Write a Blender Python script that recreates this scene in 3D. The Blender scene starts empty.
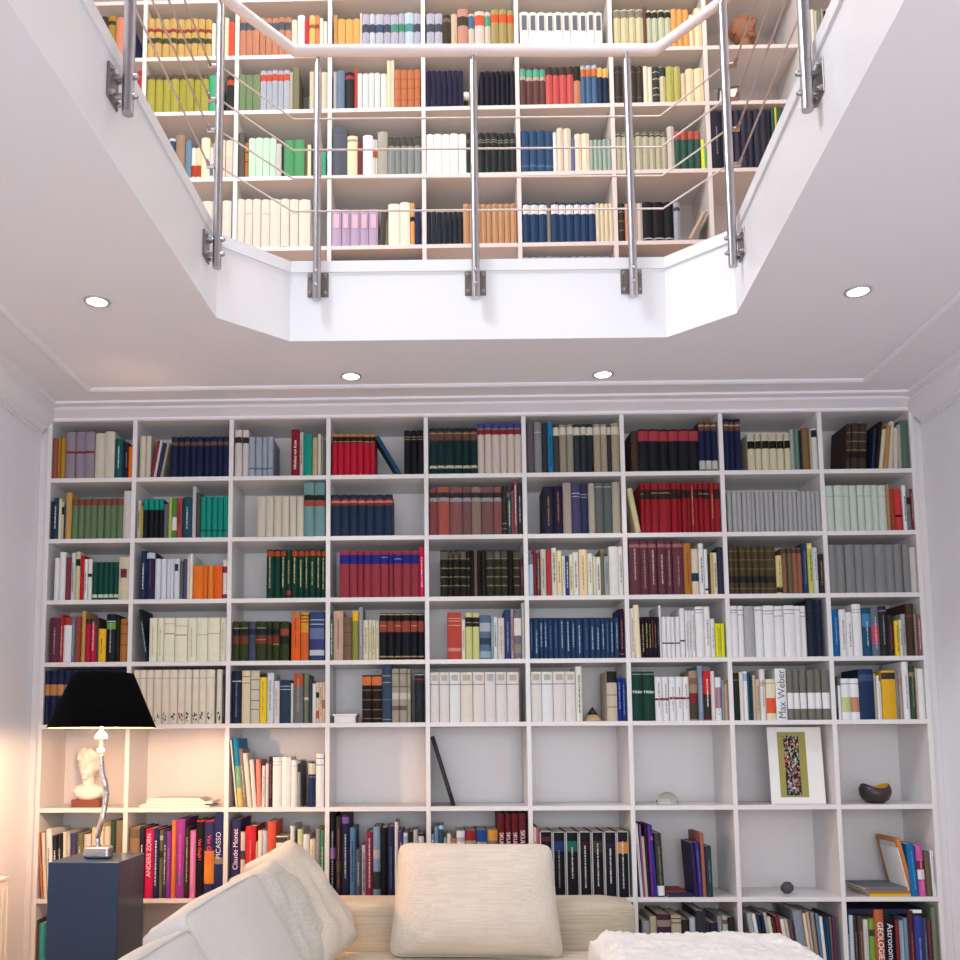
import bpy, bmesh, math, random
from mathutils import Vector, Matrix, Euler, noise
C = bpy.context.scene.collection
sc = bpy.context.scene
R = math.radians
# ---------------- camera (shift lens, looking slightly up) ----------------
cam = bpy.data.cameras.new('camera'); cam_o = bpy.data.objects.new('camera', cam); C.objects.link(cam_o)
cam.sensor_width = 36.0; cam.sensor_fit = 'HORIZONTAL'
cam.lens = 36.0 * 950.0000 / 960.0
cam.shift_x = 0.06698; cam.shift_y = 0.16945
cam.clip_start = 0.05
cam_o.matrix_world = Matrix([[0.999742, 0.008162, 0.021217, 1.838378], [0.021944, -0.102815, -0.994458, -4.257576], [-0.005936, 0.994667, -0.102968, 1.2], [0, 0, 0, 1]])
sc.camera = cam_o
# ---------------- view, world, light ----------------
sc.view_settings.view_transform = 'Standard'; sc.view_settings.look = 'None'
sc.view_settings.gamma = 1.0; sc.view_settings.use_curve_mapping = False
sc.view_settings.exposure = 0.0
w = bpy.data.worlds.new('world'); sc.world = w; w.use_nodes = True
bg = w.node_tree.nodes['Background']; bg.inputs[0].default_value = (0.80, 0.88, 1.0, 1); bg.inputs[1].default_value = 1.0

def light(name, kind, loc, power, color=(1, 1, 1), size=1.0, sy=None, rot=(0, 0, 0), spot=None, spread=None):
    d = bpy.data.lights.new(name, kind); d.energy = power; d.color = color
    if kind == 'AREA':
        d.size = size
        if sy: d.shape = 'RECTANGLE'; d.size_y = sy
        if spread: d.spread = R(spread)
    elif kind == 'SPOT':
        d.spot_size = R(spot or 90); d.spot_blend = 0.6; d.shadow_soft_size = size
    else: d.shadow_soft_size = size
    o = bpy.data.objects.new(name, d); o.location = loc; o.rotation_euler = rot; C.objects.link(o); return o

# daylight through the big window behind the camera, and through the roof light upstairs
light('window_daylight', 'AREA', (2.0, -5.85, 1.45), 88, (0.91, 0.94, 1.0), 3.2, 2.1, (R(90), 0, 0))
light('roof_light', 'AREA', (0.28, -2.3, 5.3), 84, (0.84, 0.91, 1.0), 0.8, 0.8, (R(4), R(-36), 0))
# warm ceiling lamps upstairs in front of the upper shelves
for lx in (0.9, 2.05, 3.2):
    light('upstairs_lamp', 'AREA', (lx, -1.25, 5.7), 13.5, (1.0, 0.80, 0.60), 0.5, 0.3, (R(28), 0, 0))

# ---------------- helpers ----------------
def srgb(h, k=1.0):
    if isinstance(h, str):
        if len(h) == 3: h = ''.join(c * 2 for c in h)
        v = [int(h[i:i + 2], 16) / 255 for i in (0, 2, 4)]
    else: v = h
    return tuple(min(1.0, k * (c / 12.92 if c <= 0.04045 else ((c + 0.055) / 1.055) ** 2.4)) for c in v) + (1.0,)

def mat(name, col, rough=0.5, metal=0.0, noise_amt=0.0, noise_scale=20, bump=0.0, bump_scale=200, coat=0.0, attr=False, emit=None, trans=0.0):
    m = bpy.data.materials.new(name); m.use_nodes = True
    nt = m.node_tree; b = nt.nodes['Principled BSDF']
    b.inputs['Roughness'].default_value = rough; b.inputs['Metallic'].default_value = metal
    b.inputs['Base Color'].default_value = col
    if coat: b.inputs['Coat Weight'].default_value = coat
    if trans: b.inputs['Transmission Weight'].default_value = trans
    src = None
    if attr:
        a = nt.nodes.new('ShaderNodeAttribute'); a.attribute_name = 'Col'; src = a.outputs['Color']
    tc = None
    if noise_amt or bump: tc = nt.nodes.new('ShaderNodeTexCoord')
    if noise_amt:
        n = nt.nodes.new('ShaderNodeTexNoise'); n.inputs['Scale'].default_value = noise_scale; n.inputs['Detail'].default_value = 5
        nt.links.new(tc.outputs['Object'], n.inputs['Vector'])
        mr = nt.nodes.new('ShaderNodeMapRange'); mr.inputs[3].default_value = 1 - noise_amt; mr.inputs[4].default_value = 1 + noise_amt
        nt.links.new(n.outputs['Fac'], mr.inputs[0])
        mx = nt.nodes.new('ShaderNodeVectorMath'); mx.operation = 'MULTIPLY'
        if src: nt.links.new(src, mx.inputs[0])
        else: mx.inputs[0].default_value = col[:3]
        nt.links.new(mr.outputs[0], mx.inputs[1]); src = mx.outputs[0]
    if src: nt.links.new(src, b.inputs['Base Color'])
    if bump:
        n = nt.nodes.new('ShaderNodeTexNoise'); n.inputs['Scale'].default_value = bump_scale; n.inputs['Detail'].default_value = 4
        nt.links.new(tc.outputs['Object'], n.inputs['Vector'])
        bp = nt.nodes.new('ShaderNodeBump'); bp.inputs['Strength'].default_value = bump; bp.inputs['Distance'].default_value = 0.002
        nt.links.new(n.outputs['Fac'], bp.inputs['Height']); nt.links.new(bp.outputs[0], b.inputs['Normal'])
    if emit:
        b.inputs['Emission Color'].default_value = emit[0]; b.inputs['Emission Strength'].default_value = emit[1]
    return m

def fabric(name, c1, c2, along='X', sx=6, sy=260, bump=0.25):
    """woven slub cloth: long thin irregular threads"""
    m = bpy.data.materials.new(name); m.use_nodes = True; nt = m.node_tree; b = nt.nodes['Principled BSDF']
    b.inputs['Roughness'].default_value = 0.95; b.inputs['Sheen Weight'].default_value = 0.15
    tc = nt.nodes.new('ShaderNodeTexCoord')
    outs = []
    for k, (a, c) in enumerate(((sx, sy), (sy * 1.4, sx * 1.5))):
        mp = nt.nodes.new('ShaderNodeMapping')
        mp.inputs['Scale'].default_value = {'X': (a, c, c), 'Y': (c, a, c)}[along]
        nt.links.new(tc.outputs['Object'], mp.inputs[0])
        n = nt.nodes.new('ShaderNodeTexNoise'); n.inputs['Scale'].default_value = 1.0; n.inputs['Detail'].default_value = 3
        nt.links.new(mp.outputs[0], n.inputs['Vector']); outs.append(n.outputs['Fac'])
    ad = nt.nodes.new('ShaderNodeMath'); ad.operation = 'MULTIPLY_ADD'; ad.inputs[1].default_value = 0.16
    nt.links.new(outs[1], ad.inputs[0]); nt.links.new(outs[0], ad.inputs[2])
    cr = nt.nodes.new('ShaderNodeMapRange'); cr.inputs[1].default_value = 0.44; cr.inputs[2].default_value = 0.72
    nt.links.new(ad.outputs[0], cr.inputs[0])
    mx = nt.nodes.new('ShaderNodeMix'); mx.data_type = 'RGBA'
    mx.inputs[6].default_value = srgb(c1); mx.inputs[7].default_value = srgb(c2)
    nt.links.new(cr.outputs[0], mx.inputs[0]); nt.links.new(mx.outputs[2], b.inputs['Base Color'])
    bp = nt.nodes.new('ShaderNodeBump'); bp.inputs['Strength'].default_value = bump; bp.inputs['Distance'].default_value = 0.003
    nt.links.new(ad.outputs[0], bp.inputs['Height']); nt.links.new(bp.outputs[0], b.inputs['Normal'])
    return m

def bookcol(h, k=1.0):
    """cloth and paper colours: a little duller than pure pigment"""
    if len(h) == 3: h = ''.join(c * 2 for c in h)
    v = [int(h[i:i + 2], 16) / 255 for i in (0, 2, 4)]; mx, mn = max(v), min(v); s_ = (mx - mn) / max(mx, .01)
    if s_ < .32: v[1] += .42 * (max(v[0], v[2]) - v[1]) * (1 if v[1] < max(v[0], v[2]) else 0)
    L = .3 * v[0] + .55 * v[1] + .15 * v[2]; f = .56 + .30 * s_
    return srgb([max(0, (L + (c - L) * f)) ** 1.30 * .96 for c in v], k)

M = {}
M['paint'] = mat('white_shelf_paint', srgb('e0dcdb'), 0.35, noise_amt=0.015, noise_scale=6)
M['wall'] = mat('wall_paint', srgb('eef0f6'), 0.85, noise_amt=0.02, noise_scale=3, bump=0.15, bump_scale=120)
M['ceil'] = mat('ceiling_paint', srgb('eceaf0'), 0.9, noise_amt=0.015, noise_scale=3)
M['gloss'] = mat('white_gloss_paint', srgb('ececee'), 0.25, noise_amt=0.01, noise_scale=4)
M['oak'] = mat('oak_floor', srgb('d68d50'), 0.4, noise_amt=0.2, noise_scale=9)
M['steel'] = mat('brushed_steel', srgb('b4b4b8'), 0.28, 1.0, noise_amt=0.08, noise_scale=60)
M['steel_dk'] = mat('steel_plate', srgb('8c8884'), 0.4, 1.0, noise_amt=0.1, noise_scale=40)
M['rail'] = mat('handrail_white', srgb('f2f0f2'), 0.25)
M['book'] = mat('book_cloth', (1, 1, 1, 1), 0.55, attr=True, noise_amt=0.06, noise_scale=45)
M['floor'] = mat('floor_boards', srgb('b9a48e'), 0.45, noise_amt=0.15, noise_scale=9)
M['ring'] = mat('satin_ring', srgb('c8c6c4'), .5, .6)
M['navy'] = mat('navy_lacquer', srgb('13304f'), 0.28, coat=0.15, noise_amt=0.03)
M['black_shade'] = mat('black_shade_fabric', srgb('08080a'), 0.9, bump=0.2, bump_scale=300)
M['gold_in'] = mat('shade_lining', srgb('f3dcae'), 0.6)
M['silver'] = mat('cast_silver', srgb('b8b6ba'), 0.22, 1.0, noise_amt=0.15, noise_scale=50, bump=0.5, bump_scale=70)
M['porcelain'] = mat('white_porcelain', srgb('f4efe8'), 0.3)
M['plaster'] = mat('plaster', srgb('efe4d8'), 0.8, noise_amt=0.05, noise_scale=40)
M['redwood'] = mat('red_brown_wood', srgb('7a3f28'), 0.5, noise_amt=0.2, noise_scale=30)
M['terracotta'] = mat('terracotta', srgb('8f5f42'), 0.6, noise_amt=0.2, noise_scale=35)
M['dark'] = mat('black_plastic', srgb('18181b'), 0.5)
M['darkwood'] = mat('dark_wood', srgb('3a2a28'), 0.35, noise_amt=0.25, noise_scale=18)
M['yellow'] = mat('yellow_glaze', srgb('d9a21c'), 0.4)
M['stone'] = mat('dark_stone', srgb('4a4a4e'), 0.7, noise_amt=0.6, noise_scale=55, bump=0.8, bump_scale=60)
M['card'] = mat('white_card', srgb('ebe8e3'), 0.7)
M['olive'] = mat('olive_gold', srgb('9a9046'), 0.6, noise_amt=0.08, noise_scale=60)
M['orange_wood'] = mat('orange_frame', srgb('c47a3a'), 0.5, noise_amt=0.1, noise_scale=30)
M['woodtan'] = mat('tan_wood', srgb('b99a70'), 0.6, noise_amt=0.15, noise_scale=30)
M['glass'] = mat('clear_glass', srgb('f4f2e4'), 0.03, trans=1.0)
M['window_glass'] = mat('window_glass', srgb('ffffff'), 0.0, trans=1.0)
M['radiator'] = mat('radiator_enamel', srgb('ece9e6'), 0.35)
M['lamp_on'] = mat('lit_lamp_disc', (1, 1, 1, 1), 0.5, emit=((1.0, 0.95, 0.86, 1), 14.0))
M['bulb'] = mat('lit_bulb', (1, 1, 1, 1), 0.5, emit=((1.0, 0.74, 0.42, 1), 25.0))
M['sofa'] = fabric('sofa_weave', 'c8bba6', 'b6a992', 'X', 5, 170)
M['seatfab'] = fabric('seat_weave', 'd8cbb6', 'c2b299', 'X', 5, 150)
M['cush'] = fabric('cushion_slub', 'd8cdbf', 'ccc0b1', 'X', 4, 190)
M['cushY'] = fabric('cushion_plain', 'dcd2c5', 'cfc4b5', 'X', 30, 260, 0.15)
M['cable'] = mat('cable_steel', srgb('d8d0cc'), 0.45, .35)
M['bounce_rug'] = mat('pale_bounce_rug', srgb('dcd6d0'), 1.0, noise_amt=.08, noise_scale=60, bump=.4)  # kept pale to bounce light, for the added floor reflector
M['side'] = fabric('side_cushion_weave', 'dad8d4', 'cfccc6', 'X', 180, 340, 0.12)
M['ribbed'] = fabric('ribbed_weave', 'd2cfc6', 'c2bfb4', 'X', 10, 240, 0.25)

M['black_shade'].node_tree.nodes['Principled BSDF'].inputs['Specular IOR Level'].default_value = .05
M['book'].node_tree.nodes['Principled BSDF'].inputs['Specular IOR Level'].default_value = .18

def newobj(name, me, m=None, parent=None):
    o = bpy.data.objects.new(name, me); C.objects.link(o)
    if m is not None:
        for mm in (m if isinstance(m, (list, tuple)) else [m]): me.materials.append(mm)
    if parent: o.parent = parent
    return o

def empty(name, loc, rz=0):
    o = bpy.data.objects.new(name, None); o.location = loc; o.rotation_euler = (0, 0, rz); o.empty_display_size = .05; C.objects.link(o); return o

def tag(o, label, cat, group=None):
    o['label'] = label; o['category'] = cat
    if group: o['group'] = group
    return o

class MB:
    def __init__(s): s.bm = bmesh.new()
    def box(s, x0, x1, y0, y1, z0, z1, bev=0.0, mi=0, seg=1):
        r = bmesh.ops.create_cube(s.bm, size=1.0); vs = r['verts']
        for v in vs: v.co = Vector((x0 + (v.co.x + .5) * (x1 - x0), y0 + (v.co.y + .5) * (y1 - y0), z0 + (v.co.z + .5) * (z1 - z0)))
        fs = set(f for v in vs for f in v.link_faces)
        for f in fs: f.material_index = mi
        if bev:
            es = list(set(e for v in vs for e in v.link_edges))
            bmesh.ops.bevel(s.bm, geom=es, offset=bev, segments=seg, affect='EDGES', profile=.5)
        return s
    def cyl(s, p, q, r1, r2=None, n=16, cap=True, mi=0):
        r2 = r1 if r2 is None else r2; p = Vector(p); q = Vector(q); d = q - p; L = d.length
        rot = d.to_track_quat('Z', 'Y').to_matrix().to_4x4()
        r = bmesh.ops.create_cone(s.bm, cap_ends=cap, segments=n, radius1=r1, radius2=r2, depth=L, matrix=Matrix.Translation((p + q) / 2) @ rot)
        for v in r['verts']:
            for f in v.link_faces: f.material_index = mi
        return s
    def tube(s, pts, rad, n=10, mi=0, cap=True, closed=False):
        pts = [Vector(p) for p in pts]; N = len(pts); rings = []
        rr = rad if isinstance(rad, (list, tuple)) else [rad] * N
        up = None
        for i, p in enumerate(pts):
            a = pts[(i - 1) % N] if (closed or i > 0) else p; b = pts[(i + 1) % N] if (closed or i < N - 1) else p
            t = (b - a).normalized()
            if up is None: up = t.orthogonal().normalized()
            up = (up - t * up.dot(t)).normalized(); side = t.cross(up)
            # keep the thickness through the bend
            k = 1.0
            if 0 < i < N - 1 or closed:
                c = (p - a).normalized().dot((b - p).normalized()); k = 1 / max(.6, math.sqrt((1 + c) / 2))
            rings.append([s.bm.verts.new(p + (up * math.cos(2 * math.pi * j / n) + side * math.sin(2 * math.pi * j / n)) * rr[i] * k) for j in range(n)])
        for i in range(N if closed else N - 1):
            A = rings[i]; B = rings[(i + 1) % N]
            for j in range(n):
                f = s.bm.faces.new((A[j], A[(j + 1) % n], B[(j + 1) % n], B[j])); f.material_index = mi; f.smooth = True
        if cap and not closed:
            s.bm.faces.new(rings[0][::-1]); s.bm.faces.new(rings[-1])
        return s
    def lathe(s, prof, cx=0, cy=0, n=32, mi=0, closed=False):
        rings = []
        for r, z in prof:
            if r < 1e-6: rings.append([s.bm.verts.new((cx, cy, z))])
            else: rings.append([s.bm.verts.new((cx + r * math.cos(2 * math.pi * j / n), cy + r * math.sin(2 * math.pi * j / n), z)) for j in range(n)])
        for A, B in zip(rings, rings[1:] + ([rings[0]] if closed else [])):
            for j in range(n):
                a0, a1 = A[j % len(A)], A[(j + 1) % len(A)]; b0, b1 = B[j % len(B)], B[(j + 1) % len(B)]
                vs = []
                for v in (a0, a1, b1, b0):
                    if v not in vs: vs.append(v)
                if len(vs) >= 3:
                    f = s.bm.faces.new(vs); f.smooth = True; f.material_index = mi
        return s
    def ell(s, c, r, n=20, rot=None, mi=0):
        m = Matrix.Translation(c) @ (rot or Matrix()) @ Matrix.Diagonal((*r, 1))
        q = bmesh.ops.create_uvsphere(s.bm, u_segments=n, v_segments=n // 2 + 2, radius=1, matrix=m)
        for v in q['verts']:
            for f in v.link_faces: f.smooth = True; f.material_index = mi
        return s
    def prism(s, poly, z0, z1, mi=0):
        a = [s.bm.verts.new((x, y, z0)) for x, y in poly]; b = [s.bm.verts.new((x, y, z1)) for x, y in poly]; n = len(poly)
        for i in range(n):
            f = s.bm.faces.new((a[i], a[(i + 1) % n], b[(i + 1) % n], b[i])); f.material_index = mi
        s.bm.faces.new(a[::-1]); s.bm.faces.new(b)
        return s
    def build(s, name, m, parent=None, origin=None, recalc=True):
        if recalc: bmesh.ops.recalc_face_normals(s.bm, faces=s.bm.faces)
        if origin is not None: bmesh.ops.translate(s.bm, verts=s.bm.verts, vec=-Vector(origin))
        me = bpy.data.meshes.new(name); s.bm.to_mesh(me); s.bm.free()
        o = newobj(name, me, m, parent)
        if origin is not None: o.location = origin
        return o

def struct(o): o['kind'] = 'structure'; return o

def remeshed(mb, voxel, name, m, parent=None, origin=None, smooth=2):
    o = mb.build(name, m, None, origin)
    md = o.modifiers.new('r', 'REMESH'); md.mode = 'VOXEL'; md.voxel_size = voxel; md.use_smooth_shade = True
    if smooth:
        s = o.modifiers.new('s', 'SMOOTH'); s.iterations = smooth; s.factor = .6
    dg = bpy.context.evaluated_depsgraph_get(); me = bpy.data.meshes.new_from_object(o.evaluated_get(dg))
    o.modifiers.clear(); o.data = me
    for p in me.polygons: p.use_smooth = True
    if parent: o.parent = parent
    return o

# ---------------- room shell ----------------
W, T, DEP = 0.45, 0.02, 0.28
CZ, RIM, FZ2 = 2.74, 3.06, 3.04
XR = 4.07; TOP = 5.9; YB = 0.30; YF = -6.0
struct(MB().box(-.3, XR + .3, YF, YB + .2, -.1, 0).build('floor', M['floor']))
tag(MB().box(1.78, 3.7, -5.4, -1.5, .0, .012, .003).build('bounce_rug', M['bounce_rug']), 'added pale floor mat out of view, bounces daylight up to the ceiling', 'bounce_rug')  # unseen, added as a pale reflector to brighten the ceiling
struct(MB().box(-.2, 0, YF, YB, 0, TOP).build('wall_left', M['wall']))
struct(MB().box(XR, XR + .2, YF, YB, 0, TOP).build('wall_right', M['wall']))
struct(MB().box(-.2, XR + .2, YB, YB + .2, 0, TOP).build('wall_back', M['wall']))
# front wall (behind the camera) with a wide window opening
fw = MB(); fw.box(-.2, XR + .2, YF - .2, YF, 0, .35); fw.box(-.2, XR + .2, YF - .2, YF, 2.55, TOP); fw.box(-.2, .35, YF - .2, YF, .35, 2.55); fw.box(3.7, XR + .2, YF - .2, YF, .35, 2.55)
struct(fw.build('wall_front', M['wall']))
wf = MB()
for x in (.35, 1.46, 2.57, 3.64): wf.box(x, x + .06, YF - .12, YF - .06, .35, 2.55)
for z in (.35, 2.49): wf.box(.41, 3.64, YF - .119, YF - .061, z, z + .06)
struct(wf.build('window_1', M['gloss']))
# roof with an opening (roof light)
rf = MB(); rf.box(-.2, XR + .2, -2.2, YB + .2, TOP, TOP + .1); rf.box(-.2, XR + .2, YF - .2, -4.2, TOP, TOP + .1)
rf.box(-.2, .1, -4.2, -2.2, TOP, TOP + .1); rf.box(1.9, XR + .2, -4.2, -2.2, TOP, TOP + .1)
struct(rf.build('ceiling_upper', M['wall']))
OPEN = [(0.90, -3.15), (1.034, -.945), (1.278, -.722), (2.742, -.707), (2.956, -.914), (2.79, -3.15), (2.56, -3.40), (1.14, -3.40)]
OUT = [(0, YF), (0, YB), (XR, YB), (XR, YF)]
def slab(z0, z1, name, m, poly):
    bm = bmesh.new()
    for z in (z0, z1):
        es = []
        for loop in (OUT, poly):
            vs = [bm.verts.new((x, y, z)) for x, y in loop]
            es += [bm.edges.new((vs[i], vs[(i + 1) % len(vs)])) for i in range(len(vs))]
        bmesh.ops.triangle_fill(bm, edges=es, use_beauty=True)
    bm.verts.ensure_lookup_table(); n = len(OUT) + len(poly)
    for a, l in ((0, len(OUT)), (len(OUT), len(poly))):
        for i in range(l):
            j = (i + 1) % l; bm.faces.new([bm.verts[a + i], bm.verts[a + j], bm.verts[n + a + j], bm.verts[n + a + i]])
    bmesh.ops.recalc_face_normals(bm, faces=bm.faces)
    me = bpy.data.meshes.new(name); bm.to_mesh(me); bm.free(); return struct(newobj(name, me, m))
def offset(poly, d):
    n = len(poly); res = []
    for i in range(n):
        p0, p1, p2 = Vector(poly[i - 1]), Vector(poly[i]), Vector(poly[(i + 1) % n])
        a = (p1 - p0).normalized(); b = (p2 - p1).normalized(); na = Vector((a.y, -a.x)); nb = Vector((b.y, -b.x))
        m_ = (na + nb).normalized(); res.append(tuple(p1 + m_ * d / max(.3, m_.dot(na))))
    return res
inn = offset(OPEN, .012)
slab(CZ, FZ2 - .02, 'ceiling', M['ceil'], inn)
slab(FZ2 - .02, FZ2, 'floor_upper', M['oak'], inn)
def ring(name, po, pi, z0, z1, m, bev=0):
    bm = bmesh.new(); n = len(po)
    L = [[bm.verts.new((x, y, z)) for x, y in p] for p, z in ((po, z0), (pi, z0), (pi, z1), (po, z1))]
    for k in range(4):
        A, B = L[k], L[(k + 1) % 4]
        for i in range(n): bm.faces.new((A[i], A[(i + 1) % n], B[(i + 1) % n], B[i]))
    bmesh.ops.recalc_face_normals(bm, faces=bm.faces)
    me = bpy.data.meshes.new(name); bm.to_mesh(me); bm.free(); return struct(newobj(name, me, m))
ring('trim_1', inn, offset(OPEN, .0135), CZ + .0003, RIM - .045, M['gloss'])
ring('trim_2', offset(OPEN, -.06), offset(OPEN, .022), RIM - .045, RIM, M['gloss'])
# cornices and ceiling beads
def sweep(path, prof, name, m, up=(0, 0, 1)):
    """prof: (out, z) pairs; path in plan, the room to the left of it"""
    bm = bmesh.new(); rings = []
    for i, p in enumerate(path):
        p = Vector(p); a = Vector(path[i - 1]) if i else None; b = Vector(path[i + 1]) if i < len(path) - 1 else None
        da = (p - a).normalized() if a else None; db = (b - p).normalized() if b else None
        na = Vector((-(da or db).y, (da or db).x)); nb = Vector((-(db or da).y, (db or da).x)); mm = (na + nb).normalized(); k = 1 / mm.dot(na)
        rings.append([bm.verts.new((p.x + mm.x * o * k, p.y + mm.y * o * k, z)) for o, z in prof])
    n = len(prof)
    for A, B in zip(rings, rings[1:]):
        for j in range(n): bm.faces.new((A[j], A[(j + 1) % n], B[(j + 1) % n], B[j]))
    bm.faces.new(rings[0]); bm.faces.new(rings[-1][::-1])
    bmesh.ops.recalc_face_normals(bm, faces=bm.faces)
    me = bpy.data.meshes.new(name); bm.to_mesh(me); bm.free(); return struct(newobj(name, me, m))
c = CZ
corn = [(0, c - .115), (.012, c - .115), (.014, c - .100), (.024, c - .098), (.026, c - .088), (.040, c - .080), (.060, c - .060), (.078, c - .038), (.086, c - .030), (.092, c - .028), (.094, c - .018), (.125, c - .012), (.128, c), (0, c)]
cb = [(0, c - .050), (.010, c - .050), (.014, c - .040), (.05, c - .028), (.075, c - .020), (.085, c - .012), (.125, c - .009), (.128, c), (0, c)]
sweep([(XR, -.0), (XR, YF + .01)][::-1], corn, 'trim_3', M['ceil'])
sweep([(XR - .0, 0.0), (0, 0.0)], cb, 'trim_4', M['ceil'])
sweep([(0, YF + .01), (0, 0)][::-1], corn, 'trim_5', M['ceil'])
bead = [(-.020, c), (-.020, c - .005), (-.012, c - .010), (-.004, c - .012), (.004, c - .012), (.012, c - .010), (.020, c - .005), (.020, c)]
sweep([(3.60, -3.6), (3.705, -.25), (.325, -.265), (.23, -3.6)], bead, 'trim_6', M['ceil'])

# ---------------- bookcases ----------------
LZ = [2.6878, 2.4191, 2.1336, 1.8497, 1.5644, 1.2828, 0.9111, 0.5152]      # tops of the shelf boards, lower bookcase, from the top board down
UZ = [3.177, 3.5269, 3.8801, 4.2186, 4.502, 4.8, 5.15]      # upper bookcase, upwards
XL, XRO = 0.0427, 4.0261
def edges_x():
    e = [(XL, XL + T)]
    for k in range(1, 9): e.append((k * W - T / 2, k * W + T / 2))
    e.append((XRO - T, XRO)); return e
EX = edges_x()
def bookcase(name, label, z0, z1, tops, solid_top):
    root = tag(empty(name, (2.03, .14, z0)), label, 'bookcase')
    inv = Matrix.Translation((-2.03, -.14, -z0))
    def add(mb, nm):
        bmesh.ops.transform(mb.bm, matrix=inv, verts=mb.bm.verts); return mb.build(nm, M['paint'], root)
    for i, (a, b) in enumerate(EX):
        add(MB().box(a, b, 0, DEP, z0, z1, .0008), 'side_panel' if i in (0, 9) else 'divider')
    add(MB().box(XL, XRO, DEP, DEP + .012, z0, z1), 'back_panel')
    for zt in tops:
        for i in range(9):
            add(MB().box(EX[i][1], EX[i + 1][0], .0, DEP, zt - T, zt, .0008), 'shelf')
    return root, add
lb, add = bookcase('bookcase', 'white built-in bookcase with nine columns below the balcony opening', 0, LZ[0], LZ[1:] + [.115], True)
add(MB().box(XL, XRO, -.001, DEP, LZ[0], LZ[0] + .012), 'top_panel')
add(MB().box(XL + T, XRO - T, .03, .05, 0, .095), 'plinth')
ub, add = bookcase('bookcase', 'white wall of bookshelves on the upper gallery behind the steel railing', FZ2, 5.6, UZ, True)
# filler strips beside the lower bookcase
struct(MB().box(.001, XL - .002, .02, .04, 0, LZ[0]).build('trim_7', M['paint']))
struct(MB().box(XRO + .002, XR - .001, .02, .04, 0, LZ[0]).build('trim_8', M['paint']))

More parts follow.
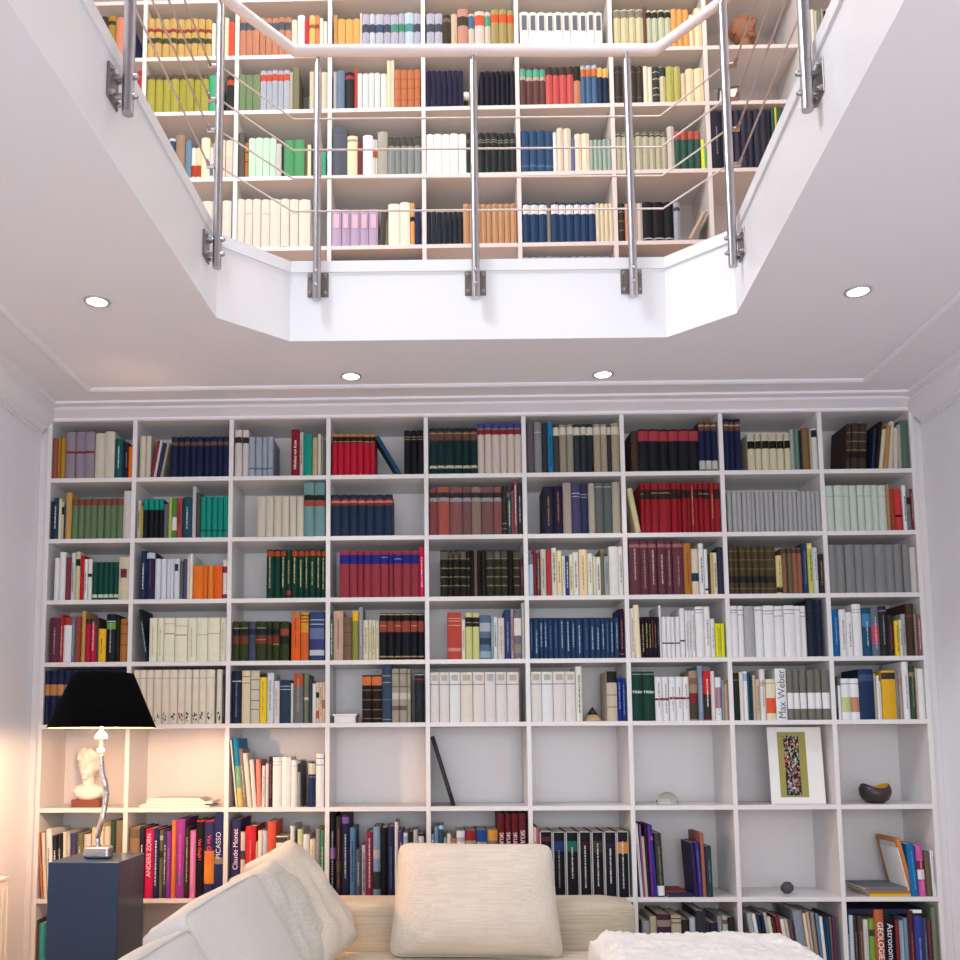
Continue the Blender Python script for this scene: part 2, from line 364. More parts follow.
# ---------------- books ----------------
BOOKS = [
('L0',0,[(0,0.0632,0.026,0.1926,'b65'),(0,0.0892,0.0113,0.1904,'c92'),(0,0.1005,0.0246,0.1933,'c92'),(1,0.1251,0.0448,0.2215,'a8a',{'b':'0.1182,0.1287,a34'}),(1,0.1699,0.0437,0.2211,'a8a',{'b':'0.1179,0.1284,a34'}),(1,0.2136,0.0476,0.2207,'a8a',{'b':'0.1175,0.1281,a34'}),(1,0.2613,0.0481,0.214,'dcb'),(1,0.3094,0.046,0.22,'dcb'),(1,0.3554,0.0368,0.186,'177',{'t':'dde'}),(0,0.3922,0.0123,0.1711,'335'),(0,0.4044,0.0143,0.1689,'436',{'t':'ca8'}),(0,0.4187,0.0208,0.1477,'f81'),]),
('L0',1,[(0,0.4707,0.0296,0.1977,'dcb'),(0,0.5003,0.0245,0.1975,'dcb'),(0,0.5248,0.0122,0.1764,'b33',{'a':0.154}),(0,0.5371,0.0122,0.1742,'dcd',{'a':0.156}),(0,0.5493,0.0184,0.1657,'447',{'a':0.176}),(0,0.5677,0.0122,0.1677,'ba9',{'a':0.186}),(0,0.6186,0.032,0.1913,'236',{'b':'0.1493,0.1671,864'}),(0,0.6506,0.0277,0.1911,'236',{'b':'0.149,0.1669,864'}),(0,0.6783,0.0285,0.1908,'236',{'b':'0.1488,0.1667,864'}),(0,0.7068,0.0307,0.1906,'236',{'b':'0.1486,0.1664,864'}),(0,0.7375,0.0315,0.1903,'236',{'b':'0.1483,0.1662,864'}),(0,0.769,0.0323,0.1901,'236',{'b':'0.1481,0.1659,864'}),(0,0.8014,0.0325,0.1898,'236',{'b':'0.1478,0.1657,864'}),(0,0.8339,0.0268,0.1896,'236',{'b':'0.1476,0.1655,864'}),(0,0.8607,0.0288,0.1894,'236',{'b':'0.1474,0.1652,864'}),]),
('L1',0,[(0,0.0632,0.0081,0.1781,'534'),(0,0.0714,0.0071,0.1781,'446'),(0,0.0785,0.0204,0.1935,'257',{'t':'dde'}),(0,0.0989,0.0153,0.1913,'edb'),(0,0.1141,0.0112,0.1778,'dcb',{'b':'0.1159,0.152,222'}),(0,0.1253,0.0081,0.1622,'357'),(1,0.1335,0.0295,0.2179,'da5'),(0,0.163,0.0294,0.1908,'796',{'b':'0.1567,0.1867,a54'}),(0,0.1924,0.0276,0.1906,'796',{'b':'0.1566,0.1865,a54'}),(1,0.22,0.0319,0.1905,'796',{'b':'0.1564,0.1863,a54'}),(0,0.2519,0.0295,0.1903,'796',{'b':'0.1562,0.1861,a54'}),(1,0.2814,0.0317,0.1901,'796',{'b':'0.156,0.1859,a54'}),(1,0.3131,0.0314,0.1899,'796',{'b':'0.1558,0.1858,a54'}),(0,0.3445,0.029,0.1897,'796',{'b':'0.1557,0.1856,a54'}),(0,0.3735,0.0284,0.1895,'796',{'b':'0.1555,0.1854,a54'}),(1,0.4019,0.0376,0.2223,'dcc'),]),
('L1',1,[(0,0.4658,0.0203,0.1787,'cba',{'t':'855'}),(0,0.4861,0.0091,0.1498,'cb3'),(0,0.4952,0.0238,0.1837,'223',{'b':'0.1321,0.1837,1a9'}),(0,0.519,0.0269,0.1835,'223',{'b':'0.132,0.1835,1a9'}),(0,0.5459,0.0223,0.1834,'223',{'b':'0.1319,0.1834,1a9'}),(0,0.5682,0.0223,0.1832,'223',{'b':'0.1317,0.1832,1a9'}),(0,0.5904,0.0203,0.1594,'778'),(0,0.6107,0.0172,0.1881,'bc6'),(0,0.6279,0.0233,0.188,'6a4',{'b':'0.0359,0.0975,eee'}),(0,0.6512,0.0253,0.1878,'c55',{'t':'311'}),(1,0.6765,0.0455,0.1917,'267',{'t':'cde'}),(0,0.722,0.0182,0.239,'ccc'),(0,0.7402,0.0202,0.21,'665'),(0,0.7604,0.0263,0.1913,'1a9',{'b':'0.0291,0.0352,066'}),(0,0.7867,0.0249,0.1911,'1a9',{'b':'0.029,0.0351,066'}),(0,0.8117,0.0277,0.191,'1a9',{'b':'0.0288,0.035,066'}),(0,0.8394,0.0254,0.1908,'1a9',{'b':'0.0287,0.0348,066'}),(0,0.8648,0.0247,0.1907,'1a9',{'b':'0.0286,0.0347,066'}),]),
('L0',2,[(1,0.9149,0.0341,0.2204,'dcc',{'b':'0.1574,0.1858,443'}),(1,0.9491,0.0308,0.2202,'dcc',{'b':'0.1572,0.1855,443'}),(0,0.9799,0.0295,0.1853,'aac',{'b':'0.0326,0.0389,668'}),(0,1.0093,0.0319,0.185,'aac',{'b':'0.0324,0.0387,668'}),(0,1.0412,0.0263,0.1848,'aac',{'b':'0.0322,0.0385,668'}),(0,1.0675,0.026,0.1846,'aac',{'b':'0.032,0.0383,668'}),(1,1.1755,0.0405,0.2193,'a23',{'W':['W', 'Nikolaus von Kues', 'eee']}),(0,1.2159,0.0182,0.2045,'ccb',{'t':'c66'}),(1,1.2341,0.0404,0.1937,'1a9'),(0,1.2746,0.0253,0.1788,'cb8'),(0,1.2999,0.0152,0.1954,'dcc'),(0,1.315,0.0111,0.1859,'a97'),(0,1.3261,0.0111,0.1701,'687'),]),
('L0',3,[(0,1.3675,0.0246,0.1927,'d24',{'b':'0.1823,0.1927,d94|0.1509,0.1812,432|0.1561,0.1592,db7'}),(0,1.3922,0.029,0.1925,'d24',{'b':'0.182,0.1925,d94|0.1507,0.181,432|0.1559,0.159,db7'}),(0,1.4211,0.0303,0.1923,'d24',{'b':'0.1818,0.1923,d94|0.1504,0.1807,432|0.1556,0.1588,db7'}),(0,1.4514,0.0306,0.192,'d24',{'b':'0.1815,0.192,d94|0.1502,0.1805,432|0.1554,0.1585,db7'}),(0,1.482,0.0292,0.1918,'d24',{'b':'0.1813,0.1918,d94|0.15,0.1803,432|0.1552,0.1583,db7'}),(0,1.5112,0.0307,0.1915,'d24',{'b':'0.1811,0.1915,d94|0.1497,0.18,432|0.1549,0.1581,db7'}),(0,1.5418,0.0244,0.1913,'d24',{'b':'0.1809,0.1913,d94|0.1495,0.1798,432|0.1548,0.1579,db7'}),(0,1.6679,0.0231,0.1882,'268',{'a':-0.524}),(0,1.6981,0.0319,0.2068,'223',{'b':'0.1744,0.1775,ca7|0.1627,0.1652,ca7'}),(0,1.73,0.0306,0.2065,'223',{'b':'0.1741,0.1773,ca7|0.1624,0.1649,ca7'}),(0,1.7605,0.028,0.2063,'223',{'b':'0.1739,0.177,ca7|0.1622,0.1647,ca7'}),]),
('L1',2,[(1,1.0231,0.0391,0.1875,'dcb'),(1,1.0622,0.0363,0.1873,'dcb'),(1,1.0985,0.038,0.1871,'dcb'),(0,1.1365,0.0335,0.1869,'dcb'),(0,1.17,0.0326,0.1867,'dcb'),(0,1.2027,0.0348,0.1865,'dcb'),(1,1.2374,0.0472,0.252,'7aa',{'b':'0.1677,0.1934,332|0.14,0.1667,c54'}),(1,1.2846,0.0502,0.2517,'7aa',{'b':'0.1674,0.1931,332|0.1397,0.1664,c54'}),]),
('L1',3,[(1,1.3605,0.0463,0.1936,'246',{'b':'0.1424,0.1752,a34|0.1547,0.1649,d96'}),(1,1.4068,0.0405,0.1934,'246',{'b':'0.1421,0.1749,a34|0.1544,0.1647,d96'}),(1,1.4473,0.0372,0.1931,'246',{'b':'0.1419,0.1747,a34|0.1542,0.1644,d96'}),(1,1.4845,0.0375,0.1929,'246',{'b':'0.1417,0.1745,a34|0.154,0.1642,d96'}),(1,1.522,0.0388,0.1927,'246',{'b':'0.1415,0.1742,a34|0.1537,0.164,d96'}),(1,1.5608,0.045,0.1924,'246',{'b':'0.1412,0.174,a34|0.1535,0.1637,d96'}),(1,1.6057,0.0407,0.1921,'246',{'b':'0.141,0.1737,a34|0.1532,0.1635,d96'}),]),
('L0',4,[(1,1.8151,0.0367,0.2162,'144',{'b':'0.1588,0.2005,854|0.1901,0.1932,cb7|0.0268,0.0392,cc9'}),(1,1.8517,0.0349,0.2159,'144',{'b':'0.1585,0.2003,854|0.1898,0.193,cb7|0.0265,0.039,cc9'}),(1,1.8866,0.043,0.2156,'144',{'b':'0.1582,0.1999,854|0.1895,0.1926,cb7|0.0262,0.0387,cc9'}),(1,1.9296,0.0378,0.2153,'144',{'b':'0.1579,0.1996,854|0.1892,0.1923,cb7|0.026,0.0384,cc9'}),(1,1.9675,0.0358,0.215,'144',{'b':'0.1576,0.1993,854|0.1889,0.192,cb7|0.0257,0.0381,cc9'}),(1,2.0033,0.0344,0.2147,'144',{'b':'0.1573,0.199,854|0.1886,0.1917,cb7|0.0255,0.0379,cc9'}),(1,2.0377,0.0322,0.2374,'dbb',{'b':'0.2103,0.2374,55a|0.1831,0.2082,a33'}),(1,2.07,0.0332,0.2371,'dbb',{'b':'0.21,0.2371,55a|0.1829,0.2079,a33'}),(1,2.1032,0.0376,0.2368,'dbb',{'b':'0.2097,0.2368,55a|0.1826,0.2076,a33'}),(1,2.1408,0.033,0.2366,'dbb',{'b':'0.2094,0.2366,55a|0.1823,0.2073,a33'}),(0,2.1738,0.0321,0.2363,'dbb',{'b':'0.2092,0.2363,55a|0.1821,0.2071,a33'}),(1,2.2059,0.0336,0.236,'dbb',{'b':'0.2089,0.236,55a|0.1818,0.2068,a33'}),]),
('L0',5,[(1,2.2639,0.034,0.2407,'767'),(1,2.2978,0.0359,0.2404,'999',{'b':'0.1894,0.1935,ccb'}),(0,2.3338,0.0259,0.2371,'445'),(0,2.3597,0.0249,0.24,'29c',{'t':'146'}),(0,2.3847,0.0289,0.2262,'555',{'b':'0.1742,0.2137,dcb'}),(0,2.4136,0.0339,0.2259,'a98',{'b':'0.1781,0.2134,dcb'}),(0,2.4475,0.0299,0.2257,'a98',{'b':'0.1778,0.2132,dcb'}),(0,2.4774,0.0329,0.2275,'445',{'b':'0.1755,0.2129,dcb'}),(0,2.5103,0.0269,0.2252,'445',{'b':'0.1753,0.2127,dcb'}),(0,2.5371,0.0328,0.227,'334',{'b':'0.175,0.2124,dcb'}),(0,2.57,0.0328,0.2267,'b98',{'b':'0.1768,0.2122,dcb'}),(0,2.6028,0.0298,0.2244,'b98',{'b':'0.1766,0.2119,dcb'}),(0,2.6327,0.0189,0.2201,'445',{'b':'0.1764,0.2118,dcb'}),(1,2.6516,0.0368,0.2302,'b98',{'b':'0.1761,0.2115,dcb'}),]),
('L1',4,[(1,1.8136,0.0399,0.2185,'a55',{'b':'0.1745,0.198,444|0.1561,0.1735,aaa'}),(1,1.8535,0.0528,0.2233,'c65',{'b':'0.1742,0.1977,444|0.1558,0.1731,aaa'}),(1,1.9064,0.0598,0.2229,'a66',{'b':'0.1738,0.1973,444|0.1554,0.1728,aaa'}),(1,1.9662,0.0398,0.2227,'966',{'b':'0.1736,0.1971,444|0.1552,0.1725,aaa'}),(1,2.006,0.0448,0.2224,'a77',{'b':'0.1733,0.1968,444|0.1549,0.1723,aaa'}),(1,2.0508,0.0567,0.222,'966',{'b':'0.1729,0.1964,444|0.1546,0.1719,aaa'}),(1,2.1075,0.0378,0.2218,'a66',{'b':'0.1727,0.1962,444|0.1543,0.1717,aaa'}),(0,2.1453,0.0248,0.2267,'543',{'b':'0.0484,0.0534,ca8|0.025,0.0281,ca8'}),(0,2.1701,0.0179,0.1755,'477',{'t':'dde'}),(0,2.188,0.0119,0.201,'a66'),(0,2.1999,0.0159,0.2469,'b67',{'t':'edd'}),(0,2.2158,0.0218,0.2417,'445',{'t':'bbb'}),]),
('L1',5,[(1,2.3339,0.0466,0.2203,'335',{'t':'b95'}),(1,2.3805,0.0426,0.2231,'325',{'t':'c85'}),(1,2.4231,0.0396,0.2371,'b99'),(1,2.4628,0.0406,0.2338,'558',{'b':'0.1848,0.1889,bbc|0.1705,0.1736,bbc'}),(1,2.5033,0.0356,0.2336,'447',{'b':'0.1805,0.1836,ca8|0.1673,0.1703,ca8'}),(0,2.539,0.0307,0.2334,'ba9'),(1,2.5696,0.0395,0.2351,'777',{'b':'0.2147,0.2188,bbb'}),(1,2.6092,0.0385,0.2349,'677',{'b':'0.2145,0.2186,bbb'}),(1,2.6477,0.0375,0.2387,'ba9'),]),
('L0',6,[(0,2.7404,0.0328,0.19,'643'),(1,2.7732,0.0483,0.1979,'223',{'b':'0.143,0.1896,c45'}),(1,2.8215,0.0486,0.1975,'223',{'b':'0.1426,0.1892,c45'}),(1,2.8701,0.0423,0.1972,'223',{'b':'0.1422,0.1889,c45'}),(1,2.9124,0.0457,0.1968,'223',{'b':'0.1419,0.1885,c45'}),(1,2.9581,0.0472,0.1964,'223',{'b':'0.1415,0.1881,c45'}),(1,3.0053,0.0455,0.1961,'223',{'b':'0.1412,0.1878,c45'}),(0,3.0507,0.0297,0.2311,'236',{'b':'0.1896,0.2311,854|0.2104,0.2166,db8|0.0069,0.0481,ccb'}),(0,3.0804,0.0278,0.2309,'236',{'b':'0.1894,0.2309,854|0.2101,0.2164,db8|0.0067,0.0479,ccb'}),(0,3.1082,0.0286,0.2306,'236',{'b':'0.1892,0.2306,854|0.2099,0.2161,db8|0.0065,0.0477,ccb'}),]),
('L0',7,[(0,3.1649,0.0267,0.2437,'236',{'b':'0.1866,0.2281,854|0.2094,0.2157,db8'}),(0,3.1917,0.0241,0.2435,'236',{'b':'0.1865,0.2279,854|0.2092,0.2155,db8'}),(0,3.2158,0.0282,0.2432,'236',{'b':'0.1862,0.2277,854|0.209,0.2152,db8'}),(0,3.2716,0.035,0.1723,'dca',{'b':'0.1444,0.1671,cba|0.101,0.1371,222'}),(0,3.3066,0.0283,0.172,'dca',{'b':'0.1441,0.1669,cba|0.1008,0.1369,222'}),(0,3.3349,0.0351,0.1718,'dca',{'b':'0.1439,0.1666,cba|0.1005,0.1366,222'}),(0,3.37,0.035,0.1715,'dca',{'b':'0.1436,0.1663,cba|0.1003,0.1364,222'}),(0,3.405,0.0328,0.1712,'dca',{'b':'0.1433,0.1661,cba|0.1,0.1361,222'}),(0,3.4377,0.028,0.171,'dca',{'b':'0.1431,0.1658,cba|0.0998,0.1359,222'}),(0,3.4658,0.0167,0.1895,'bbb'),(0,3.4825,0.0079,0.1884,'5a8'),(0,3.4904,0.0098,0.1862,'999'),(0,3.5002,0.0069,0.1882,'4a7'),(0,3.5071,0.0108,0.184,'334'),(0,3.5179,0.0354,0.1961,'974'),(0,3.5533,0.0079,0.1837,'ca9'),(0,3.5612,0.0275,0.1917,'ddc',{'b':'0.1504,0.1835,245'}),]),
('L1',6,[(0,2.7508,0.0266,0.2106,'dc9',{'a':-0.172}),(0,2.7774,0.0178,0.2319,'b23',{'b':'0.1566,0.2013,432|0.1789,0.182,ca7'}),(0,2.7952,0.0296,0.2317,'b23',{'b':'0.1564,0.2011,432'}),(1,2.8248,0.0365,0.2315,'b23',{'b':'0.1562,0.2009,432|0.1836,0.1867,ca7'}),(1,2.8612,0.0542,0.2311,'b23',{'b':'0.1558,0.2006,432|0.1833,0.1863,ca7'}),(0,2.9154,0.0295,0.2309,'b23',{'b':'0.1557,0.2004,432'}),(0,2.9449,0.0177,0.2308,'b23',{'b':'0.1555,0.2003,432'}),(0,2.9626,0.0246,0.2306,'b23',{'b':'0.1595,0.196,432'}),(0,2.9872,0.0167,0.2305,'b23',{'b':'0.1594,0.1959,333'}),(0,3.004,0.0157,0.2304,'b33',{'t':'da6'}),(0,3.0197,0.0197,0.2303,'b23',{'b':'0.1591,0.1998,432'}),(0,3.0394,0.0216,0.2302,'b23',{'b':'0.159,0.1996,432|0.1773,0.1803,ca7'}),(0,3.061,0.0314,0.23,'b23',{'b':'0.1548,0.1994,432|0.1771,0.1801,ca7'}),(0,3.0924,0.0177,0.2298,'b33',{'t':'da6'}),(0,3.1101,0.0294,0.2297,'b23',{'b':'0.1545,0.1991,432'}),]),
('L1',7,[(0,3.1705,0.0202,0.1866,'bbb'),(0,3.1907,0.023,0.1865,'bbb'),(0,3.2137,0.0224,0.1864,'bbb'),(0,3.2361,0.0209,0.1862,'bbb'),(0,3.2569,0.0211,0.1861,'bbb'),(0,3.2781,0.0186,0.186,'bbb'),(0,3.2967,0.0186,0.1859,'bbb'),(0,3.3153,0.0215,0.1857,'bbb'),(0,3.3368,0.0209,0.1856,'bbb'),(0,3.3577,0.0228,0.1855,'bbb'),(0,3.3806,0.0215,0.1853,'bbb'),(0,3.4021,0.0192,0.1852,'bbb'),(0,3.4212,0.0203,0.1851,'bbb'),(0,3.4415,0.0223,0.1849,'bbb'),(0,3.4638,0.0211,0.1848,'bbb'),(0,3.4849,0.0185,0.1847,'bbb'),(0,3.5034,0.0226,0.1846,'bbb'),(0,3.526,0.0226,0.1844,'bbb'),(0,3.5486,0.0188,0.1843,'bbb'),(0,3.5674,0.0211,0.1842,'bbb'),]),
('L0',8,[(0,3.7107,0.0236,0.2133,'543',{'b':'0.1678,0.172,a85|0.1266,0.1307,a85|0.0485,0.0793,322|0.0855,0.0896,a85','a':0.077}),(0,3.7342,0.0343,0.2151,'543',{'b':'0.1676,0.1717,a85|0.1264,0.1305,a85|0.0483,0.0791,322|0.0852,0.0893,a85','a':0.076}),(0,3.7686,0.0363,0.2148,'543',{'b':'0.1673,0.1714,a85|0.1261,0.1302,a85|0.048,0.0788,322|0.085,0.0891,a85','a':0.076}),(0,3.8284,0.0157,0.1897,'346',{'a':0.108}),(0,3.8441,0.0157,0.2226,'223',{'a':0.137}),(0,3.8597,0.0196,0.1863,'dca',{'a':0.142}),(0,3.8793,0.0225,0.2036,'c95',{'a':0.13}),(0,3.9019,0.0255,0.222,'dcb',{'a':0.083}),(0,3.9273,0.0206,0.1909,'dcb',{'a':0.048}),(0,3.9479,0.0176,0.2052,'baa',{'a':0.02}),(0,3.9655,0.0401,0.2265,'687'),]),
('L1',8,[(0,3.6141,0.0371,0.2101,'cdc',{'b':'0.1585,0.1615,aba'}),(1,3.6512,0.042,0.2098,'cdc',{'b':'0.1582,0.1613,aba'}),(0,3.6931,0.0283,0.2097,'cdc',{'b':'0.1581,0.1611,aba'}),(0,3.7214,0.0331,0.2095,'cdc'),(0,3.7545,0.0322,0.2092,'cdc',{'b':'0.1577,0.1607,aba'}),(0,3.7867,0.0341,0.209,'cdc',{'b':'0.1575,0.1605,aba'}),(0,3.8208,0.0292,0.2088,'cdc'),(0,3.85,0.037,0.2086,'cdc',{'b':'0.1571,0.1601,aba'}),(0,3.887,0.0156,0.2126,'c96'),(0,3.9026,0.0224,0.1922,'b53',{'a':-0.021}),(0,3.9249,0.0331,0.195,'e44',{'b':'0.0609,0.071,311','a':-0.026}),(0,3.958,0.0185,0.208,'eee',{'t':'544'}),(0,3.9765,0.0194,0.1847,'888',{'b':'0.1191,0.1513,334'}),(0,3.9959,0.0097,0.1916,'a34',{'t':'dbb'}),]),
('L2',0,[(0,0.0892,0.0233,0.1964,'eee'),(1,0.1125,0.0304,0.2228,'eee'),(0,0.1429,0.0253,0.1982,'a45'),(0,0.1682,0.0202,0.2185,'ddd',{'t':'888'}),(1,0.1884,0.0233,0.2235,'dc9',{'b':'0.1572,0.1898,334'}),(0,0.2116,0.0182,0.2061,'d23'),(0,0.2298,0.0162,0.1877,'eee',{'t':'865'}),(0,0.246,0.0202,0.1896,'eed',{'b':'0.1062,0.1214,333'}),(0,0.2662,0.0252,0.1752,'165',{'b':'0.0099,0.025,cdc'}),(0,0.2914,0.0265,0.1751,'165',{'b':'0.0098,0.025,cdc'}),(0,0.3179,0.0251,0.175,'165',{'b':'0.0097,0.0249,cdc'}),(0,0.343,0.0227,0.1749,'165',{'b':'0.0096,0.0248,cdc'}),(0,0.3657,0.0237,0.1748,'165',{'b':'0.0096,0.0247,cdc'}),(1,0.3894,0.0501,0.197,'dca',{'q':'0.1004,0.141,a34|0.1228,0.1258,edc'}),]),
('L2',1,[(1,0.4881,0.0282,0.2252,'247',{'t':'dde'}),(1,0.5163,0.0403,0.2189,'336',{'b':'0.1883,0.2148,ccd','t':'956'}),(0,0.5566,0.0272,0.1862,'dde'),(0,0.5838,0.0252,0.1861,'dde'),(0,0.6089,0.0181,0.186,'dde'),(0,0.6271,0.0151,0.1859,'dde'),(0,0.6421,0.0282,0.1858,'dde',{'q':'0.1289,0.1614,247'}),(0,0.6703,0.0151,0.1756,'776'),(0,0.6854,0.0171,0.1857,'569'),(0,0.7025,0.0131,0.1958,'ecb'),(0,0.7155,0.0141,0.2099,'eed'),(1,0.7296,0.0502,0.1528,'f82'),(0,0.7798,0.0181,0.1528,'f82'),(0,0.7979,0.0281,0.1526,'f93'),(0,0.826,0.0401,0.1525,'f72'),(0,0.8661,0.0234,0.1808,'edd',{'b':'0.119,0.1493,b45|0.0029,0.021,b45'}),]),
('L3',0,[(1,0.0778,0.0503,0.2049,'835',{'t':'c9a'}),(0,0.1281,0.0141,0.22,'d33',{'t':'dbb'}),(1,0.1422,0.0382,0.2048,'eee',{'b':'0.1696,0.2048,c43'}),(0,0.1804,0.0151,0.2098,'79b',{'t':'acd'}),(1,0.1955,0.0271,0.2097,'b54'),(0,0.2226,0.0201,0.2348,'da5'),(0,0.2427,0.0241,0.1995,'d25',{'b':'0.1744,0.1995,543'}),(1,0.2668,0.0271,0.1994,'d25',{'b':'0.1743,0.1994,654','t':'ebb'}),(0,0.2938,0.009,0.2045,'655'),(0,0.3029,0.0361,0.1511,'fc2',{'t':'a72'}),(1,0.339,0.0441,0.2193,'223',{'b':'0.149,0.1791,7b4|0.1831,0.1871,ddd','t':'bbc'}),(0,0.3831,0.018,0.2072,'332'),(1,0.4011,0.0361,0.197,'c83',{'b':'0.1709,0.1739,432|0.1258,0.1288,432|0.0758,0.0788,432'}),]),
('L3',1,[(0,0.5213,0.015,0.241,'235',{'t':'bcd','a':-0.157}),(1,0.5363,0.037,0.1987,'eec',{'t':'d99'}),(1,0.5733,0.03,0.1986,'eec',{'t':'d99'}),(1,0.6033,0.05,0.1985,'eec',{'b':'0.1233,0.1283,d88|0.1694,0.1734,daa'}),(1,0.6533,0.0579,0.1983,'eec',{'b':'0.1172,0.1222,d88|0.1592,0.1632,daa'}),(1,0.7112,0.0419,0.1982,'eec',{'t':'d99'}),(1,0.7531,0.0499,0.1981,'eec',{'b':'0.118,0.122,daa'}),(1,0.803,0.0558,0.1979,'eec',{'b':'0.1228,0.1278,daa'}),(0,0.8588,0.0289,0.1978,'eec',{'t':'d99'}),]),
('L2',2,[(1,1.0668,0.035,0.2245,'154',{'b':'0.194,0.2164,c53','t':'cb8'}),(1,1.1018,0.03,0.2243,'154',{'b':'0.1939,0.2162,c53'}),(0,1.1318,0.026,0.2242,'154',{'b':'0.1938,0.2161,c53','t':'dc9'}),(0,1.1578,0.024,0.2221,'154',{'b':'0.014,0.0341,c53','t':'ca7'}),(1,1.1817,0.03,0.224,'154',{'b':'0.1936,0.2159,c53','t':'dc9'}),(0,1.2117,0.028,0.2238,'154',{'b':'0.1934,0.2157,c53','t':'dc9'}),(0,1.2397,0.024,0.2237,'154',{'b':'0.1933,0.2156,c53','t':'cb8'}),(1,1.2636,0.0299,0.2236,'154',{'b':'0.1932,0.2155,c53','t':'cb8'}),(0,1.2936,0.0239,0.2235,'154',{'b':'0.1931,0.2154,c53','t':'cb8'}),(0,1.3175,0.0199,0.2234,'154',{'b':'0.193,0.2153,c53','t':'cb8'}),]),
('L2',3,[(1,1.4013,0.0458,0.2148,'b45',{'b':'0.1541,0.1966,33a'}),(1,1.4471,0.0368,0.2146,'b45',{'b':'0.1539,0.1964,33a'}),(0,1.4839,0.0269,0.2145,'b45',{'b':'0.1538,0.1963,33a'}),(1,1.5108,0.0358,0.2143,'b45',{'b':'0.1537,0.1961,33a'}),(1,1.5466,0.0438,0.2141,'b45',{'b':'0.1535,0.1959,33a'}),(1,1.5904,0.0358,0.214,'b45',{'b':'0.1533,0.1958,33a|0.1814,0.1839,bac'}),(0,1.6262,0.0219,0.2139,'b45',{'b':'0.1532,0.1957,33a'}),(1,1.648,0.0397,0.2137,'b45',{'b':'0.1531,0.1955,33a|0.1733,0.1763,bac'}),(1,1.6878,0.0397,0.2135,'b45',{'b':'0.1529,0.1953,33a'}),(1,1.7275,0.0377,0.2133,'b45',{'b':'0.1527,0.1951,33a'}),(0,1.7652,0.0238,0.2314,'e26',{'t':'ecc'}),]),
('L3',2,[(1,0.9149,0.0348,0.1796,'452',{'b':'0.1196,0.1456,233|0.1476,0.1506,cb8|0.0777,0.1126,943'}),(1,0.9498,0.0398,0.1795,'452',{'b':'0.1195,0.1455,233|0.1475,0.1505,cb8|0.0777,0.1126,943'}),(0,0.9896,0.0338,0.1794,'568',{'b':'0.1195,0.1454,336|0.0776,0.1125,557'}),(1,1.0234,0.0477,0.1793,'452',{'b':'0.1194,0.1453,233|0.1473,0.1503,cb8|0.0775,0.1124,943|0.0944,0.0974,ca8'}),(0,1.0711,0.0278,0.1792,'452',{'b':'0.1193,0.1453,233|0.0774,0.1123,943'}),(0,1.0989,0.0318,0.1792,'452',{'b':'0.1192,0.1452,233|0.0774,0.1122,943|0.0724,0.0754,cb8'}),(1,1.1307,0.0427,0.179,'452',{'b':'0.1151,0.1451,b54|0.0773,0.1092,233'}),(1,1.1834,0.0417,0.2219,'f72',{'b':'0.1819,0.2219,d84','t':'854'}),(1,1.225,0.0377,0.2168,'ea3',{'b':'0.2018,0.2068,543|0.1868,0.1918,543|0.1718,0.1768,543|0.0017,0.1269,e73'}),(1,1.2657,0.0684,0.2216,'459',{'b':'0.1826,0.1866,bcd|0.1626,0.1666,bcd|0.0969,0.1467,78b|0.0224,0.0472,ccd'}),]),
('L3',3,[(0,1.3608,0.0129,0.1915,'586',{'t':'eee'}),(1,1.3737,0.0465,0.2244,'d99',{'t':'a66'}),(1,1.4203,0.0396,0.1963,'975',{'b':'0.1633,0.1663,654|0.1235,0.1265,654|0.0638,0.0668,654'}),(1,1.4598,0.0297,0.2242,'aa4',{'b':'0.1782,0.2242,fc2'}),(0,1.4895,0.0198,0.2411,'aab',{'t':'ccd'}),(0,1.5093,0.0257,0.1811,'edb',{'t':'b96'}),(0,1.535,0.0138,0.1831,'edb',{'t':'ca8'}),(0,1.5488,0.0178,0.181,'edb',{'t':'a96'}),(0,1.5666,0.0158,0.178,'edb',{'t':'ca9'}),(1,1.5824,0.0356,0.2128,'223',{'b':'0.2028,0.2088,ca6|0.1261,0.1759,b54|0.152,0.156,da7|0.011,0.0169,ca6'}),(1,1.618,0.0326,0.2127,'223',{'b':'0.2027,0.2087,ca6|0.126,0.1758,b54|0.011,0.0169,ca6'}),(1,1.6505,0.0326,0.2126,'223',{'b':'0.2026,0.2086,ca6|0.1259,0.1757,b54|0.1518,0.1558,da7|0.0109,0.0168,ca6'}),(1,1.6831,0.0414,0.2125,'223',{'b':'0.2025,0.2085,ca6|0.1258,0.1756,b54|0.0108,0.0168,ca6'}),(0,1.7245,0.0315,0.2124,'223',{'b':'0.2024,0.2084,ca6|0.1258,0.1755,b54|0.1516,0.1556,da7|0.0108,0.0167,ca6'}),(0,1.7561,0.0296,0.2123,'223',{'b':'0.2024,0.2083,ca6|0.1257,0.1755,b54|0.0107,0.0167,ca6'}),]),
